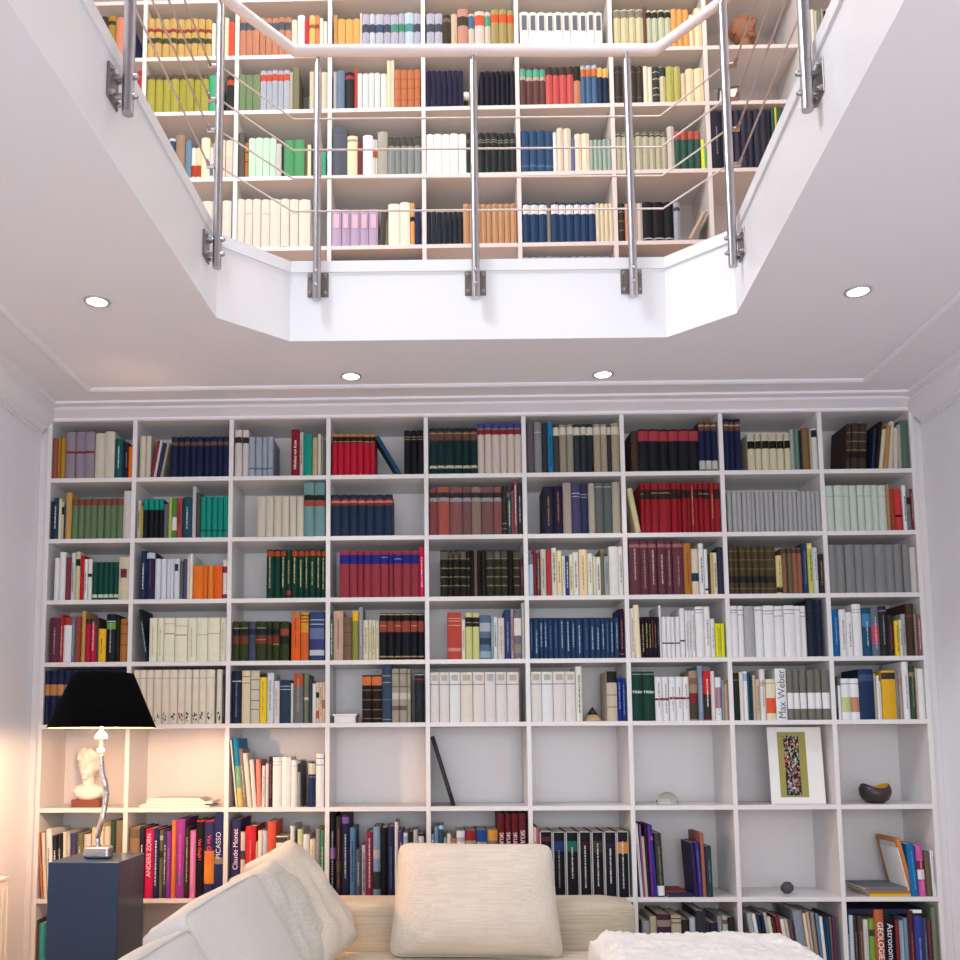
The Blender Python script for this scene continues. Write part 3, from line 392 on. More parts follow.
('L2',4,[(1,1.8597,0.0376,0.2137,'332',{'b':'0.1713,0.1754,a96|0.128,0.132,a96|0.0878,0.0918,a96|0.0477,0.0517,a96|0.1764,0.2056,776'}),(0,1.8974,0.0228,0.2136,'332',{'b':'0.1712,0.1753,a96|0.1279,0.132,a96|0.0877,0.0917,a96|0.0476,0.0516,a96|0.1763,0.2055,665'}),(0,1.9201,0.0297,0.2135,'332',{'b':'0.1711,0.1751,a96|0.1278,0.1318,a96|0.0876,0.0916,a96|0.0475,0.0515,a96|0.1761,0.2054,665'}),(0,1.9498,0.0297,0.2133,'332',{'b':'0.171,0.175,a96|0.1277,0.1317,a96|0.0875,0.0915,a96|0.0474,0.0514,a96|0.176,0.2053,776'}),(0,1.9795,0.0188,0.2133,'332',{'b':'0.1709,0.1749,a96|0.1276,0.1316,a96|0.0874,0.0914,a96|0.0473,0.0513,a96'}),(0,1.9983,0.0158,0.2132,'322'),(0,2.0142,0.0158,0.2131,'866'),(0,2.03,0.0178,0.213,'322'),(0,2.0478,0.0217,0.2129,'332'),(1,2.0695,0.0356,0.2128,'443',{'b':'0.1704,0.1745,a96|0.1272,0.1312,a96|0.087,0.091,a96|0.0469,0.0509,a96|0.1755,0.2047,665'}),(0,2.1051,0.0316,0.2126,'443',{'b':'0.1703,0.1743,a96|0.1271,0.1311,a96|0.0869,0.0909,a96|0.0468,0.0508,a96|0.1753,0.2046,776'}),(0,2.1367,0.0316,0.2125,'443',{'b':'0.1702,0.1742,a96|0.1269,0.1309,a96|0.0868,0.0908,a96|0.0467,0.0507,a96|0.1752,0.2044,665'}),(0,2.1683,0.0237,0.2124,'322'),(0,2.192,0.0316,0.2122,'443',{'b':'0.1699,0.1739,a96|0.1267,0.1307,a96|0.0866,0.0906,a96|0.0465,0.0505,a96|0.175,0.2042,665'}),(0,2.2236,0.0148,0.1689,'735',{'t':'a78'}),]),
('L2',5,[(0,2.2605,0.0223,0.1908,'bce',{'b':'0.1435,0.1908,889'}),(0,2.2828,0.0138,0.2139,'b35'),(0,2.2966,0.0187,0.1987,'855',{'t':'b99'}),(0,2.3153,0.0266,0.2127,'dcb',{'t':'a87'}),(0,2.3419,0.0227,0.2106,'d45'),(0,2.3646,0.0246,0.2185,'edc',{'t':'444'}),(0,2.3892,0.0236,0.2063,'fea',{'t':'864'}),(0,2.4128,0.0148,0.1811,'eed',{'t':'a98'}),(0,2.4276,0.0177,0.181,'35b',{'t':'cde'}),(0,2.4453,0.0167,0.188,'fea',{'t':'a86'}),(0,2.462,0.0266,0.1979,'eee',{'t':'765'}),(1,2.4886,0.0383,0.2098,'fda',{'t':'b97'}),(0,2.5269,0.0265,0.1916,'eed',{'t':'a98'}),(0,2.5535,0.0128,0.1795,'edb'),(0,2.5662,0.0216,0.1744,'eee',{'t':'767'}),(0,2.5878,0.0147,0.2125,'986',{'b':'0.1974,0.2125,b95'}),(0,2.6026,0.0226,0.1772,'abb',{'t':'797'}),(1,2.6252,0.0432,0.2223,'eed'),(0,2.6683,0.0212,0.2221,'eed',{'t':'998'}),]),
('L3',4,[(1,1.8914,0.063,0.2129,'d54',{'b':'0.184,0.187,eb9|0.172,0.175,eb9|0.1521,0.1551,eb9|0.0362,0.051,e98'}),(0,1.9543,0.0177,0.1799,'edc',{'t':'b98'}),(0,1.972,0.0315,0.2097,'dd8',{'b':'0.1471,0.1898,333|0.1647,0.1672,cb8'}),(0,2.0035,0.0324,0.2096,'dd8',{'b':'0.147,0.1897,333|0.1646,0.1671,cb8'}),(1,2.0359,0.052,0.1995,'68a',{'b':'0.125,0.1647,bbc|0.0656,0.0953,457|0.0063,0.0359,9bc'}),(0,2.088,0.0098,0.1896,'9bb',{'t':'ddd'}),(0,2.0978,0.0196,0.1895,'dee',{'t':'778'}),(0,2.1174,0.0314,0.1864,'ecc',{'t':'a88'}),(0,2.1488,0.0275,0.2242,'459',{'t':'9ae'}),(0,2.1763,0.0137,0.2241,'c9a',{'t':'a55'}),(1,2.19,0.0353,0.224,'879',{'b':'0.1049,0.1842,edd|0.0258,0.0653,a98'}),(0,2.2253,0.0137,0.2539,'ccb'),]),
('L3',5,[(0,2.2616,0.0167,0.1841,'358',{'t':'68b'}),(0,2.2782,0.0255,0.184,'358',{'t':'9bd'}),(0,2.3037,0.0186,0.184,'358',{'t':'9bd'}),(0,2.3223,0.0206,0.1839,'358',{'t':'9bd'}),(0,2.3428,0.0235,0.1839,'358',{'t':'68b'}),(0,2.3663,0.0245,0.1838,'358',{'t':'68b'}),(0,2.3908,0.0303,0.1837,'358',{'t':'9bd'}),(0,2.4211,0.0254,0.1837,'358',{'t':'acd'}),(0,2.4465,0.0215,0.1836,'358',{'t':'9bd'}),(0,2.468,0.0332,0.1835,'358',{'t':'acd'}),(0,2.5012,0.0293,0.1834,'358',{'t':'68b'}),(0,2.5305,0.0234,0.1834,'358',{'t':'9bd'}),(0,2.5539,0.0273,0.1833,'358',{'t':'acd'}),(0,2.5813,0.0195,0.1832,'358',{'t':'9bd'}),(0,2.6008,0.0195,0.1832,'358',{'t':'68b'}),(0,2.6203,0.0205,0.1831,'358',{'t':'9bd'}),(0,2.6408,0.0215,0.1831,'358',{'t':'9bd'}),(0,2.6622,0.0253,0.2227,'325',{'b':'0.0152,0.0201,e63','t':'d64'}),]),
('L2',6,[(1,2.7168,0.051,0.2489,'845',{'b':'0.2168,0.2318,b77','t':'dbb'}),(1,2.7678,0.0372,0.2488,'845',{'b':'0.2166,0.2317,b77','t':'b88'}),(1,2.805,0.0392,0.2486,'845',{'b':'0.2164,0.2315,b77','t':'dbb'}),(1,2.8442,0.0372,0.2484,'845',{'b':'0.2162,0.2313,b77','t':'dbb'}),(0,2.8814,0.0313,0.2482,'845',{'b':'0.2161,0.2312,b77','t':'b88'}),(1,2.9127,0.0489,0.248,'845',{'b':'0.2159,0.2309,b77','t':'b88'}),(0,2.9616,0.0352,0.2338,'c83',{'t':'a62'}),(0,2.9968,0.0332,0.2075,'ecb',{'b':'0.0596,0.0975,257'}),(0,3.03,0.0244,0.2335,'eee',{'t':'666'}),(0,3.0544,0.0166,0.2053,'eee',{'b':'0.0176,0.0256,446'}),(0,3.071,0.0098,0.1852,'635'),(0,3.0808,0.0127,0.1902,'dc6'),(0,3.0935,0.0205,0.1901,'edb',{'t':'a87'}),(0,3.114,0.0255,0.215,'446'),]),
('L2',7,[(0,3.1642,0.0224,0.2198,'653',{'b':'0.1938,0.1968,a85|0.1538,0.1568,a85|0.1118,0.1148,a85|0.0719,0.0749,a85|0.0222,0.0252,a85|0.05,0.0799,332'}),(0,3.1866,0.0244,0.2197,'653',{'b':'0.1937,0.1967,a85|0.1537,0.1567,a85|0.1117,0.1147,a85|0.0718,0.0748,a85|0.0221,0.0251,a85|0.0499,0.0798,332'}),(0,3.211,0.0322,0.2196,'653',{'b':'0.1935,0.1965,a85|0.1535,0.1565,a85|0.1116,0.1146,a85|0.0717,0.0747,a85|0.022,0.025,a85|0.0498,0.0797,332'}),(0,3.2431,0.0273,0.2194,'653',{'b':'0.1934,0.1964,a85|0.1534,0.1564,a85|0.1115,0.1145,a85|0.0716,0.0746,a85|0.0219,0.0249,a85|0.0497,0.0796,332'}),(0,3.2704,0.0312,0.2193,'653',{'b':'0.1933,0.1963,a85|0.1533,0.1563,a85|0.1114,0.1143,a85|0.0715,0.0745,a85|0.0218,0.0248,a85|0.0496,0.0795,332'}),(0,3.3016,0.0282,0.2192,'653',{'b':'0.1931,0.1961,a85|0.1531,0.1561,a85|0.1112,0.1142,a85|0.0714,0.0744,a85|0.0217,0.0247,a85|0.0495,0.0794,332'}),(1,3.3298,0.0457,0.219,'653',{'b':'0.1929,0.1959,a85|0.153,0.1559,a85|0.1111,0.114,a85|0.0712,0.0742,a85|0.0215,0.0245,a85|0.0494,0.0792,332'}),(0,3.3755,0.0282,0.1738,'ed8',{'b':'0.0046,0.0294,333','t':'998'}),(0,3.4037,0.0233,0.2087,'a75',{'b':'0.1837,0.2037,654|0.1657,0.1687,543'}),(0,3.4271,0.0224,0.2086,'875',{'b':'0.1836,0.2036,654'}),(0,3.4494,0.0224,0.2085,'b75',{'b':'0.1835,0.2035,754'}),(0,3.4718,0.0223,0.2084,'b75',{'b':'0.1834,0.2034,654'}),(0,3.4941,0.0233,0.2283,'358',{'t':'79b'}),(0,3.5174,0.0243,0.2282,'dd6',{'b':'0.2032,0.2182,ee9','t':'774'}),(0,3.5417,0.0233,0.2081,'dde',{'t':'a9a'}),(0,3.565,0.0233,0.178,'434',{'t':'b94'}),]),
('L3',6,[(0,2.7123,0.0224,0.2245,'edd',{'t':'baa'}),(0,2.7347,0.0263,0.2403,'fdb',{'a':-0.025}),(0,2.761,0.0166,0.1848,'324',{'t':'cb6'}),(0,2.7775,0.0156,0.1847,'324',{'t':'cb6'}),(0,2.7931,0.0136,0.1847,'324',{'t':'cb4'}),(0,2.8067,0.0117,0.1846,'324',{'t':'c74'}),(0,2.8184,0.0126,0.1846,'324',{'t':'c85'}),(0,2.8311,0.0126,0.1846,'324',{'t':'877'}),(0,2.8437,0.0097,0.2371,'eee'),(0,2.8534,0.021,0.1845,'eee',{'b':'0.0621,0.068,222'}),(0,2.8745,0.02,0.1844,'eee',{'b':'0.0621,0.068,222'}),(0,2.8944,0.0202,0.1844,'eee',{'b':'0.062,0.0679,222'}),(0,2.9147,0.0205,0.1843,'eee',{'b':'0.062,0.0679,222'}),(0,2.9351,0.0233,0.2219,'eee',{'b':'0.0718,0.0787,222'}),(0,2.9584,0.0146,0.2119,'eee',{'t':'b99'}),(0,2.9731,0.0142,0.2119,'eee',{'t':'b99'}),(0,2.9872,0.0168,0.2119,'eee',{'t':'b99'}),(1,3.0041,0.0388,0.2286,'eee',{'b':'0.2117,0.2167,99a|0.1989,0.2018,99a'}),(0,3.0429,0.0291,0.2285,'eee',{'t':'99a'}),(0,3.072,0.0204,0.174,'eed',{'t':'caa'}),(0,3.0924,0.0126,0.1523,'ee2'),(0,3.105,0.0136,0.1522,'ee2',{'t':'996'}),(0,3.1185,0.0145,0.1522,'ee2'),]),
('L3',7,[(0,3.1605,0.0346,0.2311,'eee',{'b':'0.2093,0.2133,99a|0.1985,0.2014,99a'}),(0,3.1951,0.0271,0.231,'eee',{'b':'0.2093,0.2132,99a|0.1885,0.1915,99a'}),(1,3.2222,0.0484,0.2289,'bbb'),(0,3.2706,0.0368,0.2268,'eee',{'b':'0.209,0.213,99a'}),(1,3.3074,0.0503,0.2306,'eee',{'b':'0.2049,0.2089,99a|0.1921,0.195,99a'}),(1,3.3577,0.0416,0.2285,'eee',{'b':'0.2088,0.2127,99a|0.1821,0.1851,99a'}),(1,3.3992,0.0483,0.2303,'eee',{'b':'0.2086,0.2126,99a|0.1918,0.1948,99a'}),(0,3.4475,0.028,0.2283,'eee',{'b':'0.2085,0.2125,99a'}),(0,3.4755,0.0251,0.2282,'eee',{'b':'0.1976,0.2006,99a|0.1799,0.1828,99a'}),(1,3.5006,0.0386,0.2548,'235',{'b':'0.2054,0.2084,445'}),(0,3.5392,0.0347,0.2547,'235',{'b':'0.2053,0.2083,445'}),]),
('L2',8,[(0,3.6105,0.0361,0.2197,'999'),(0,3.6466,0.0388,0.2195,'999'),(1,3.6853,0.0436,0.2193,'999'),(0,3.7289,0.0349,0.2191,'999'),(1,3.7638,0.0532,0.2189,'999'),(1,3.817,0.0503,0.2187,'999'),(0,3.8673,0.0387,0.2185,'999'),(0,3.906,0.0367,0.2183,'999'),(0,3.9427,0.0328,0.2181,'999'),(0,3.9756,0.03,0.206,'dcc'),]),
('L3',8,[(0,3.6105,0.0332,0.212,'17b',{'t':'7be'}),(0,3.6437,0.0308,0.2099,'eee',{'t':'a9a'}),(0,3.6745,0.0298,0.198,'eee',{'t':'a9a'}),(1,3.7043,0.0404,0.2344,'eee',{'b':'0.2068,0.2097,a9a|0.195,0.1979,a9a'}),(0,3.7447,0.0404,0.2175,'268',{'b':'0.1309,0.1899,49c','t':'bcd'}),(0,3.7851,0.0365,0.2213,'779',{'b':'0.0573,0.1358,e57','t':'ccd'}),(0,3.8217,0.0356,0.2242,'334',{'b':'0.2015,0.2045,bbb','t':'aaa'}),(0,3.8572,0.0298,0.1847,'434',{'t':'c45'}),(0,3.887,0.023,0.1581,'fd2',{'t':'865'}),(0,3.91,0.0096,0.162,'eee',{'t':'447'}),(0,3.9196,0.0221,0.1875,'bbb',{'t':'988'}),(0,3.9417,0.0355,0.2337,'643',{'b':'0.1766,0.1796,a75'}),(0,3.9772,0.0134,0.1894,'a98'),(0,3.9906,0.0149,0.1844,'b67',{'t':'ecc'}),]),
('L4',0,[(0,0.0632,0.024,0.2447,'236',{'b':'0.1314,0.181,d95'}),(0,0.0872,0.034,0.2446,'236',{'b':'0.1314,0.181,d95'}),(0,0.1212,0.0311,0.2446,'236',{'b':'0.1314,0.181,d95'}),(0,0.1523,0.0331,0.2446,'236',{'b':'0.1314,0.181,d95'}),(0,0.1854,0.0293,0.2445,'236',{'b':'0.1314,0.1809,d95'}),(0,0.2146,0.0311,0.2445,'236',{'b':'0.1314,0.1809,d95'}),(0,0.2457,0.0313,0.2444,'236',{'b':'0.1313,0.1809,d95'}),(0,0.277,0.0362,0.2444,'236',{'b':'0.1313,0.1808,d95'}),(0,0.3132,0.03,0.2444,'236',{'b':'0.1313,0.1808,d95'}),(0,0.3433,0.035,0.2443,'236',{'b':'0.1313,0.1808,d95'}),(0,0.3782,0.0296,0.2443,'236',{'b':'0.1313,0.1808,d95'}),(0,0.4079,0.0316,0.2442,'236',{'b':'0.1312,0.1807,d95'}),]),
('L4',1,[(0,0.4665,0.0313,0.2442,'edc',{'b':'0.2045,0.2074,baa','m':'223'}),(0,0.4978,0.0307,0.2441,'edc',{'b':'0.2044,0.2074,baa','m':'223'}),(0,0.5285,0.0316,0.2441,'edc',{'b':'0.2044,0.2074,baa','m':'223'}),(1,0.5601,0.0375,0.244,'edc',{'b':'0.2044,0.2073,baa','m':'223'}),(1,0.5976,0.0353,0.244,'edc',{'b':'0.2043,0.2073,baa','m':'223'}),(1,0.6329,0.0371,0.2439,'edc',{'b':'0.2043,0.2073,baa','m':'223'}),(1,0.67,0.0339,0.2439,'edc',{'b':'0.2042,0.2072,baa','m':'223'}),(1,0.704,0.0308,0.2439,'edc',{'b':'0.2042,0.2072,baa','m':'223'}),(1,0.7347,0.0326,0.2438,'edc',{'b':'0.2042,0.2071,baa','m':'223'}),(1,0.7673,0.0335,0.2438,'edc',{'b':'0.2041,0.2071,baa','m':'223'}),(1,0.8009,0.0379,0.2437,'edc',{'b':'0.2041,0.2071,baa','m':'223'}),(1,0.8456,0.0277,0.2437,'edc',{'m':'223'}),(0,0.8734,0.0129,0.2219,'445',{'t':'877'}),]),
('L4',2,[(1,0.9143,0.0475,0.2366,'235',{'b':'0.1872,0.1921,ccd','t':'79b'}),(1,0.9618,0.0395,0.2366,'eca',{'b':'0.2089,0.2118,543|0.1792,0.1822,543'}),(1,1.0013,0.0415,0.2365,'dcb',{'b':'0.194,0.197,543|0.1496,0.1526,543|0.1004,0.1033,543|0.0611,0.064,543'}),(1,1.0428,0.0326,0.2216,'fd2',{'b':'0.2068,0.2216,443','t':'cb2'}),(1,1.0754,0.0316,0.2266,'dde',{'t':'a99'}),(0,1.107,0.0266,0.19,'edd',{'t':'c99'}),(1,1.1337,0.0493,0.1939,'357',{'b':'0.1643,0.1672,ccd|0.1495,0.1525,ccd'}),(0,1.183,0.0128,0.18,'ddd'),(1,1.1958,0.0444,0.2264,'888',{'b':'0.1642,0.2215,d63','t':'baa'}),(0,1.2402,0.0246,0.2214,'897',{'b':'0.1032,0.115,ddd'}),(0,1.2648,0.0148,0.1918,'555'),(0,1.2796,0.0177,0.177,'eee'),(0,1.2973,0.0138,0.1819,'ecb',{'b':'0.113,0.1376,333|0.0199,0.0541,e64'}),(0,1.3111,0.0128,0.1819,'edb',{'t':'b87'}),(0,1.3239,0.0148,0.1819,'fca',{'b':'0.0639,0.1032,d85'}),]),
('L4',3,[(1,1.5039,0.0432,0.2132,'322',{'b':'0.1669,0.2063,e84|0.1443,0.1473,b85|0.1002,0.1031,b85|0.0561,0.059,b85|0.017,0.0199,b85'}),(1,1.5471,0.0471,0.2132,'322',{'b':'0.1669,0.2063,e84|0.1443,0.1472,b85|0.1001,0.1031,b85|0.0561,0.059,b85|0.017,0.0199,b85'}),(1,1.5942,0.0441,0.2576,'468',{'b':'0.2072,0.2111,ba8|0.1777,0.1816,ba8|0.1001,0.1031,79b|0.0121,0.015,ba8'}),(1,1.6383,0.0343,0.2407,'ba9',{'b':'0.216,0.221,876|0.157,0.1619,876|0.103,0.1325,dcb|0.0541,0.0737,876'}),(1,1.6726,0.0343,0.2406,'ba9',{'b':'0.216,0.2209,876|0.157,0.1619,876|0.103,0.1324,dcb|0.0541,0.0737,876'}),(0,1.7069,0.0167,0.2386,'ba9',{'b':'0.216,0.2209,876|0.157,0.1619,876|0.103,0.1324,dcb'}),(1,1.7393,0.0431,0.2208,'334',{'b':'0.1893,0.1962,c33|0.211,0.2159,bbb','t':'556'}),]),
('L5',2,[(0,0.9419,0.0078,0.2986,'edd',{'a':-0.103}),(1,0.9498,0.0265,0.3064,'29c',{'b':'0.085,0.1818,8c9|0.001,0.085,ec6','a':-0.088}),(0,0.9762,0.0176,0.2596,'988',{'t':'ccc','a':-0.096}),(0,0.9939,0.0216,0.2402,'edc',{'a':-0.104}),(0,1.0154,0.0196,0.211,'edd',{'a':-0.082}),(0,1.035,0.0225,0.2111,'f98',{'a':-0.041}),(0,1.0576,0.0147,0.182,'edd',{'t':'b99'}),(0,1.0722,0.0147,0.1917,'edd'),(0,1.0869,0.0166,0.2228,'534',{'t':'b66'}),(1,1.1036,0.0411,0.2209,'eee',{'b':'0.1985,0.2015,bbb|0.184,0.1869,bbb'}),(1,1.1447,0.0421,0.2209,'eee'),(1,1.1867,0.0293,0.2064,'eee',{'b':'0.1793,0.1822,aaa'}),(0,1.216,0.0147,0.2016,'aaa',{'b':'0.1531,0.1919,444'}),(1,1.2639,0.0342,0.1968,'247',{'b':'0.1436,0.192,dcb|0.131,0.1339,99b'}),(1,1.2981,0.0381,0.2356,'eee',{'b':'0.2114,0.2162,a9a|0.1823,0.1872,a9a'}),]),
('L4',4,[(1,1.8111,0.0411,0.2227,'edd',{'b':'0.1657,0.1696,98a','q':'0.1853,0.2109,cba'}),(1,1.8522,0.045,0.2227,'edd',{'b':'0.1657,0.1696,98a','q':'0.1853,0.2109,cba'}),(1,1.8972,0.0489,0.2226,'eee',{'b':'0.1656,0.1696,98a','q':'0.1853,0.2108,cba'}),(1,1.946,0.0567,0.2225,'edc',{'b':'0.1656,0.1695,98a','q':'0.1852,0.2107,cba'}),(1,2.0027,0.0527,0.2225,'edd',{'b':'0.1655,0.1695,98a','q':'0.1852,0.2107,cba'}),(1,2.0554,0.0488,0.2224,'edd',{'q':'0.1831,0.2126,bbc'}),(1,2.1042,0.0507,0.2224,'edd',{'b':'0.1655,0.1694,98a','q':'0.1851,0.2106,cba'}),(1,2.1549,0.0546,0.2223,'edd',{'b':'0.1654,0.1693,98a','q':'0.185,0.2105,cba'}),]),
('L4',5,[(1,2.262,0.0487,0.2222,'edd',{'b':'0.1653,0.1692,98a','q':'0.1849,0.2104,cba'}),(1,2.3106,0.0506,0.2221,'eee',{'b':'0.1653,0.1692,98a','q':'0.1849,0.2104,cba'}),(1,2.3612,0.0544,0.2221,'edd',{'b':'0.1652,0.1692,98a','q':'0.1848,0.2103,cba'}),(1,2.4156,0.0466,0.222,'edd',{'b':'0.1652,0.1691,98a','q':'0.1848,0.2102,cba'}),(0,2.4622,0.0291,0.2445,'eed',{'t':'776'}),(1,2.6,0.0465,0.2218,'dba',{'b':'0.1709,0.2218,332|0.1143,0.1172,543|0.0608,0.0637,543'}),(0,2.6465,0.0194,0.1904,'24a',{'t':'8ad'}),(0,2.6659,0.0184,0.1904,'24a',{'t':'8ad'}),]),
('L5',4,[(0,1.9015,0.0213,0.3118,'334',{'t':'557','a':-0.294}),]),
('L4',6,[(1,2.7108,0.0503,0.2197,'154',{'b':'0.206,0.2099,9a9','W':['H', 'Hitler', 'eee']}),(1,2.7611,0.0532,0.2196,'154',{'b':'0.2059,0.2099,9a9','W':['H', 'Hitler', 'eee']}),(0,2.8143,0.0338,0.1952,'eee',{'b':'0.0909,0.1006,a34','t':'a98'}),(0,2.8481,0.029,0.1951,'eee',{'b':'0.0908,0.1006,a34','t':'b98'}),(0,2.8771,0.029,0.1951,'eee',{'b':'0.0947,0.1045,a34','t':'c99'}),(0,2.906,0.0319,0.1951,'eee',{'b':'0.0947,0.1044,a34','t':'a98'}),(0,2.9379,0.029,0.195,'eee',{'b':'0.0947,0.1044,a34','t':'c99'}),(1,2.9669,0.0386,0.2214,'b97',{'b':'0.1609,0.1901,a76|0.0782,0.1219,a33|0.0055,0.0782,654'}),(0,3.0054,0.0231,0.2438,'8ac',{'t':'bcd'}),(0,3.0286,0.0347,0.2213,'e33',{'b':'0.0055,0.117,444','t':'fdd'}),(0,3.0633,0.0193,0.2193,'edd'),(0,3.0826,0.0279,0.192,'eee',{'b':'0.0539,0.1462,c89','t':'bbb'}),(0,3.1105,0.0106,0.1803,'8ab'),(0,3.1211,0.0164,0.1822,'da8',{'b':'0.1608,0.1802,a76'}),]),
('L4',7,[(0,3.1609,0.0289,0.2114,'332',{'b':'0.1773,0.1802,b95'}),(0,3.1898,0.0183,0.2143,'edd'),(0,3.2081,0.0202,0.2172,'eee',{'b':'0.1753,0.2075,9ce'}),(0,3.2283,0.0096,0.2074,'367'),(0,3.2379,0.0096,0.1996,'257'),(0,3.2475,0.0135,0.1996,'da9'),(0,3.261,0.0192,0.1821,'dba',{'t':'b87'}),(0,3.2802,0.0259,0.2259,'edd',{'b':'0.1509,0.1704,dba','t':'aab'}),(1,3.3062,0.0432,0.182,'edb',{'b':'0.0297,0.0975,f63|0.1606,0.1655,cc5'}),(1,3.3494,0.0499,0.2287,'eee',{'W':['W', 'Max Weber', '555']}),(0,3.3993,0.0281,0.2209,'887',{'b':'0.049,0.1197,eee'}),(0,3.4274,0.0294,0.2208,'887',{'b':'0.049,0.1197,eee'}),(0,3.4568,0.0314,0.2208,'887',{'b':'0.049,0.1197,eee'}),(0,3.4882,0.0338,0.2208,'887',{'b':'0.049,0.1197,eee'}),(0,3.522,0.0308,0.2207,'887',{'b':'0.049,0.1197,eee'}),(0,3.5528,0.0344,0.2207,'887',{'b':'0.049,0.1197,eee'}),]),
('L4',8,[(0,3.6105,0.0131,0.1915,'332',{'t':'998'}),(0,3.6236,0.0144,0.1507,'eee',{'b':'0.1507,0.1507,444'}),(0,3.6379,0.0392,0.1817,'eee',{'b':'0.0326,0.0993,cd8|0.1564,0.1603,99a'}),(0,3.6772,0.0421,0.1817,'eee',{'b':'0.0326,0.0993,d97|0.1564,0.1603,99a'}),(1,3.7192,0.0669,0.2234,'247',{'b':'0.1699,0.1991,469'}),(0,3.7861,0.0096,0.2039,'ca9'),(0,3.7957,0.0115,0.1942,'eee'),(0,3.8071,0.0095,0.1699,'edd'),(1,3.8167,0.063,0.2165,'eb2',{'b':'0.1776,0.2067,543'}),(0,3.8797,0.0134,0.2106,'999',{'t':'bbb'}),(0,3.893,0.0172,0.2087,'b99',{'b':'0.1505,0.1795,d87'}),(0,3.9102,0.0305,0.2553,'eee',{'t':'a9a'}),(0,3.9407,0.0267,0.2377,'464',{'b':'0.1892,0.2086,a97','t':'9a8'}),(0,3.9674,0.0076,0.228,'da9'),(0,3.975,0.0305,0.2231,'eee'),]),
('L6',0,[(0,0.0814,0.0098,0.2876,'d86',{'a':-0.093}),(0,0.0913,0.0157,0.2876,'ecb',{'a':-0.073}),(1,0.107,0.0275,0.3041,'eee',{'t':'654','a':-0.057}),(0,0.1345,0.0226,0.2752,'334',{'t':'eee','a':-0.049}),(0,0.157,0.0196,0.2801,'334',{'t':'ddd','a':-0.048}),(0,0.1766,0.0167,0.2898,'edc',{'a':-0.033}),(0,0.1933,0.0157,0.2879,'ccc',{'a':-0.027}),(1,0.209,0.0274,0.2822,'559',{'t':'b45','a':-0.024}),(1,0.2364,0.0294,0.2852,'885',{'t':'cdb','a':-0.017}),(1,0.2658,0.0313,0.2785,'dcd',{'t':'a99','a':-0.01}),(1,0.2972,0.0294,0.3096,'eca'),(1,0.3266,0.0254,0.329,'fdb'),(1,0.352,0.0303,0.3146,'dcb'),(1,0.3823,0.0245,0.3388,'465'),(1,0.4068,0.0327,0.3389,'986'),]),
('L6',1,[(1,0.4675,0.0469,0.3101,'a86',{'b':'0.2619,0.3005,875'}),(1,0.5143,0.0244,0.3083,'335',{'t':'eee'}),(1,0.5388,0.039,0.3026,'e27',{'W':['W', 'ANDERS ZORN', 'ecd']}),(1,0.5778,0.0244,0.3007,'348',{'t':'dde'}),(1,0.6022,0.0176,0.296,'876',{'b':'0.2526,0.2719,cba|0.1757,0.2045,543'}),(1,0.6198,0.0166,0.2912,'458',{'t':'cde'}),(1,0.6363,0.0205,0.2913,'a4b',{'t':'c7c'}),(1,0.6568,0.0214,0.3396,'f84',{'t':'da6'}),(1,0.6783,0.039,0.3445,'b4b',{'b':'0.0709,0.1091,86a','t':'f7b'}),(1,0.7173,0.0214,0.3108,'443',{'t':'ba8'}),(1,0.7387,0.0273,0.2935,'f8c',{'t':'fad'}),(1,0.766,0.036,0.3399,'322',{'b':'0.3322,0.3399,d33','W':['W', 'Van Gogh I', 'e45']}),(1,0.802,0.0467,0.3401,'448',{'b':'0.3324,0.3401,d33|0.0619,0.2053,e93','W':['W', 'Van Gogh II', 'e45']}),(1,0.8487,0.0408,0.3711,'348',{'b':'0.148,0.1767,a87','W':['W', 'PICASSO', 'cce']}),]),
('L7',0,[(0,0.0632,0.0119,0.3059,'754',{'t':'a76'}),(0,0.0751,0.0233,0.2918,'4bb'),]),
('L6',2,[(1,0.9227,0.0418,0.3423,'448',{'W':['W', 'Claude Monet', 'ecd']}),(0,0.9644,0.0214,0.2875,'ecc',{'b':'0.1675,0.2058,655'}),(1,0.9858,0.0466,0.3117,'e34',{'t':'f88'}),(0,1.0324,0.0097,0.2444,'dba'),(0,1.0421,0.0213,0.2925,'edc'),(0,1.0635,0.0223,0.2926,'cce'),(1,1.0858,0.0368,0.3331,'f64'),(1,1.1226,0.0523,0.2689,'eee',{'b':'0.2401,0.2641,665'}),(0,1.1846,0.0194,0.3122,'eee'),(0,1.2166,0.0261,0.2979,'dda'),(0,1.2427,0.029,0.2759,'eee',{'t':'ccd'}),(0,1.2718,0.0271,0.2549,'edb',{'t':'cba'}),(0,1.2989,0.0222,0.2981,'aaa',{'t':'98a'}),(0,1.3211,0.0155,0.2934,'5a7',{'t':'dec'}),]),
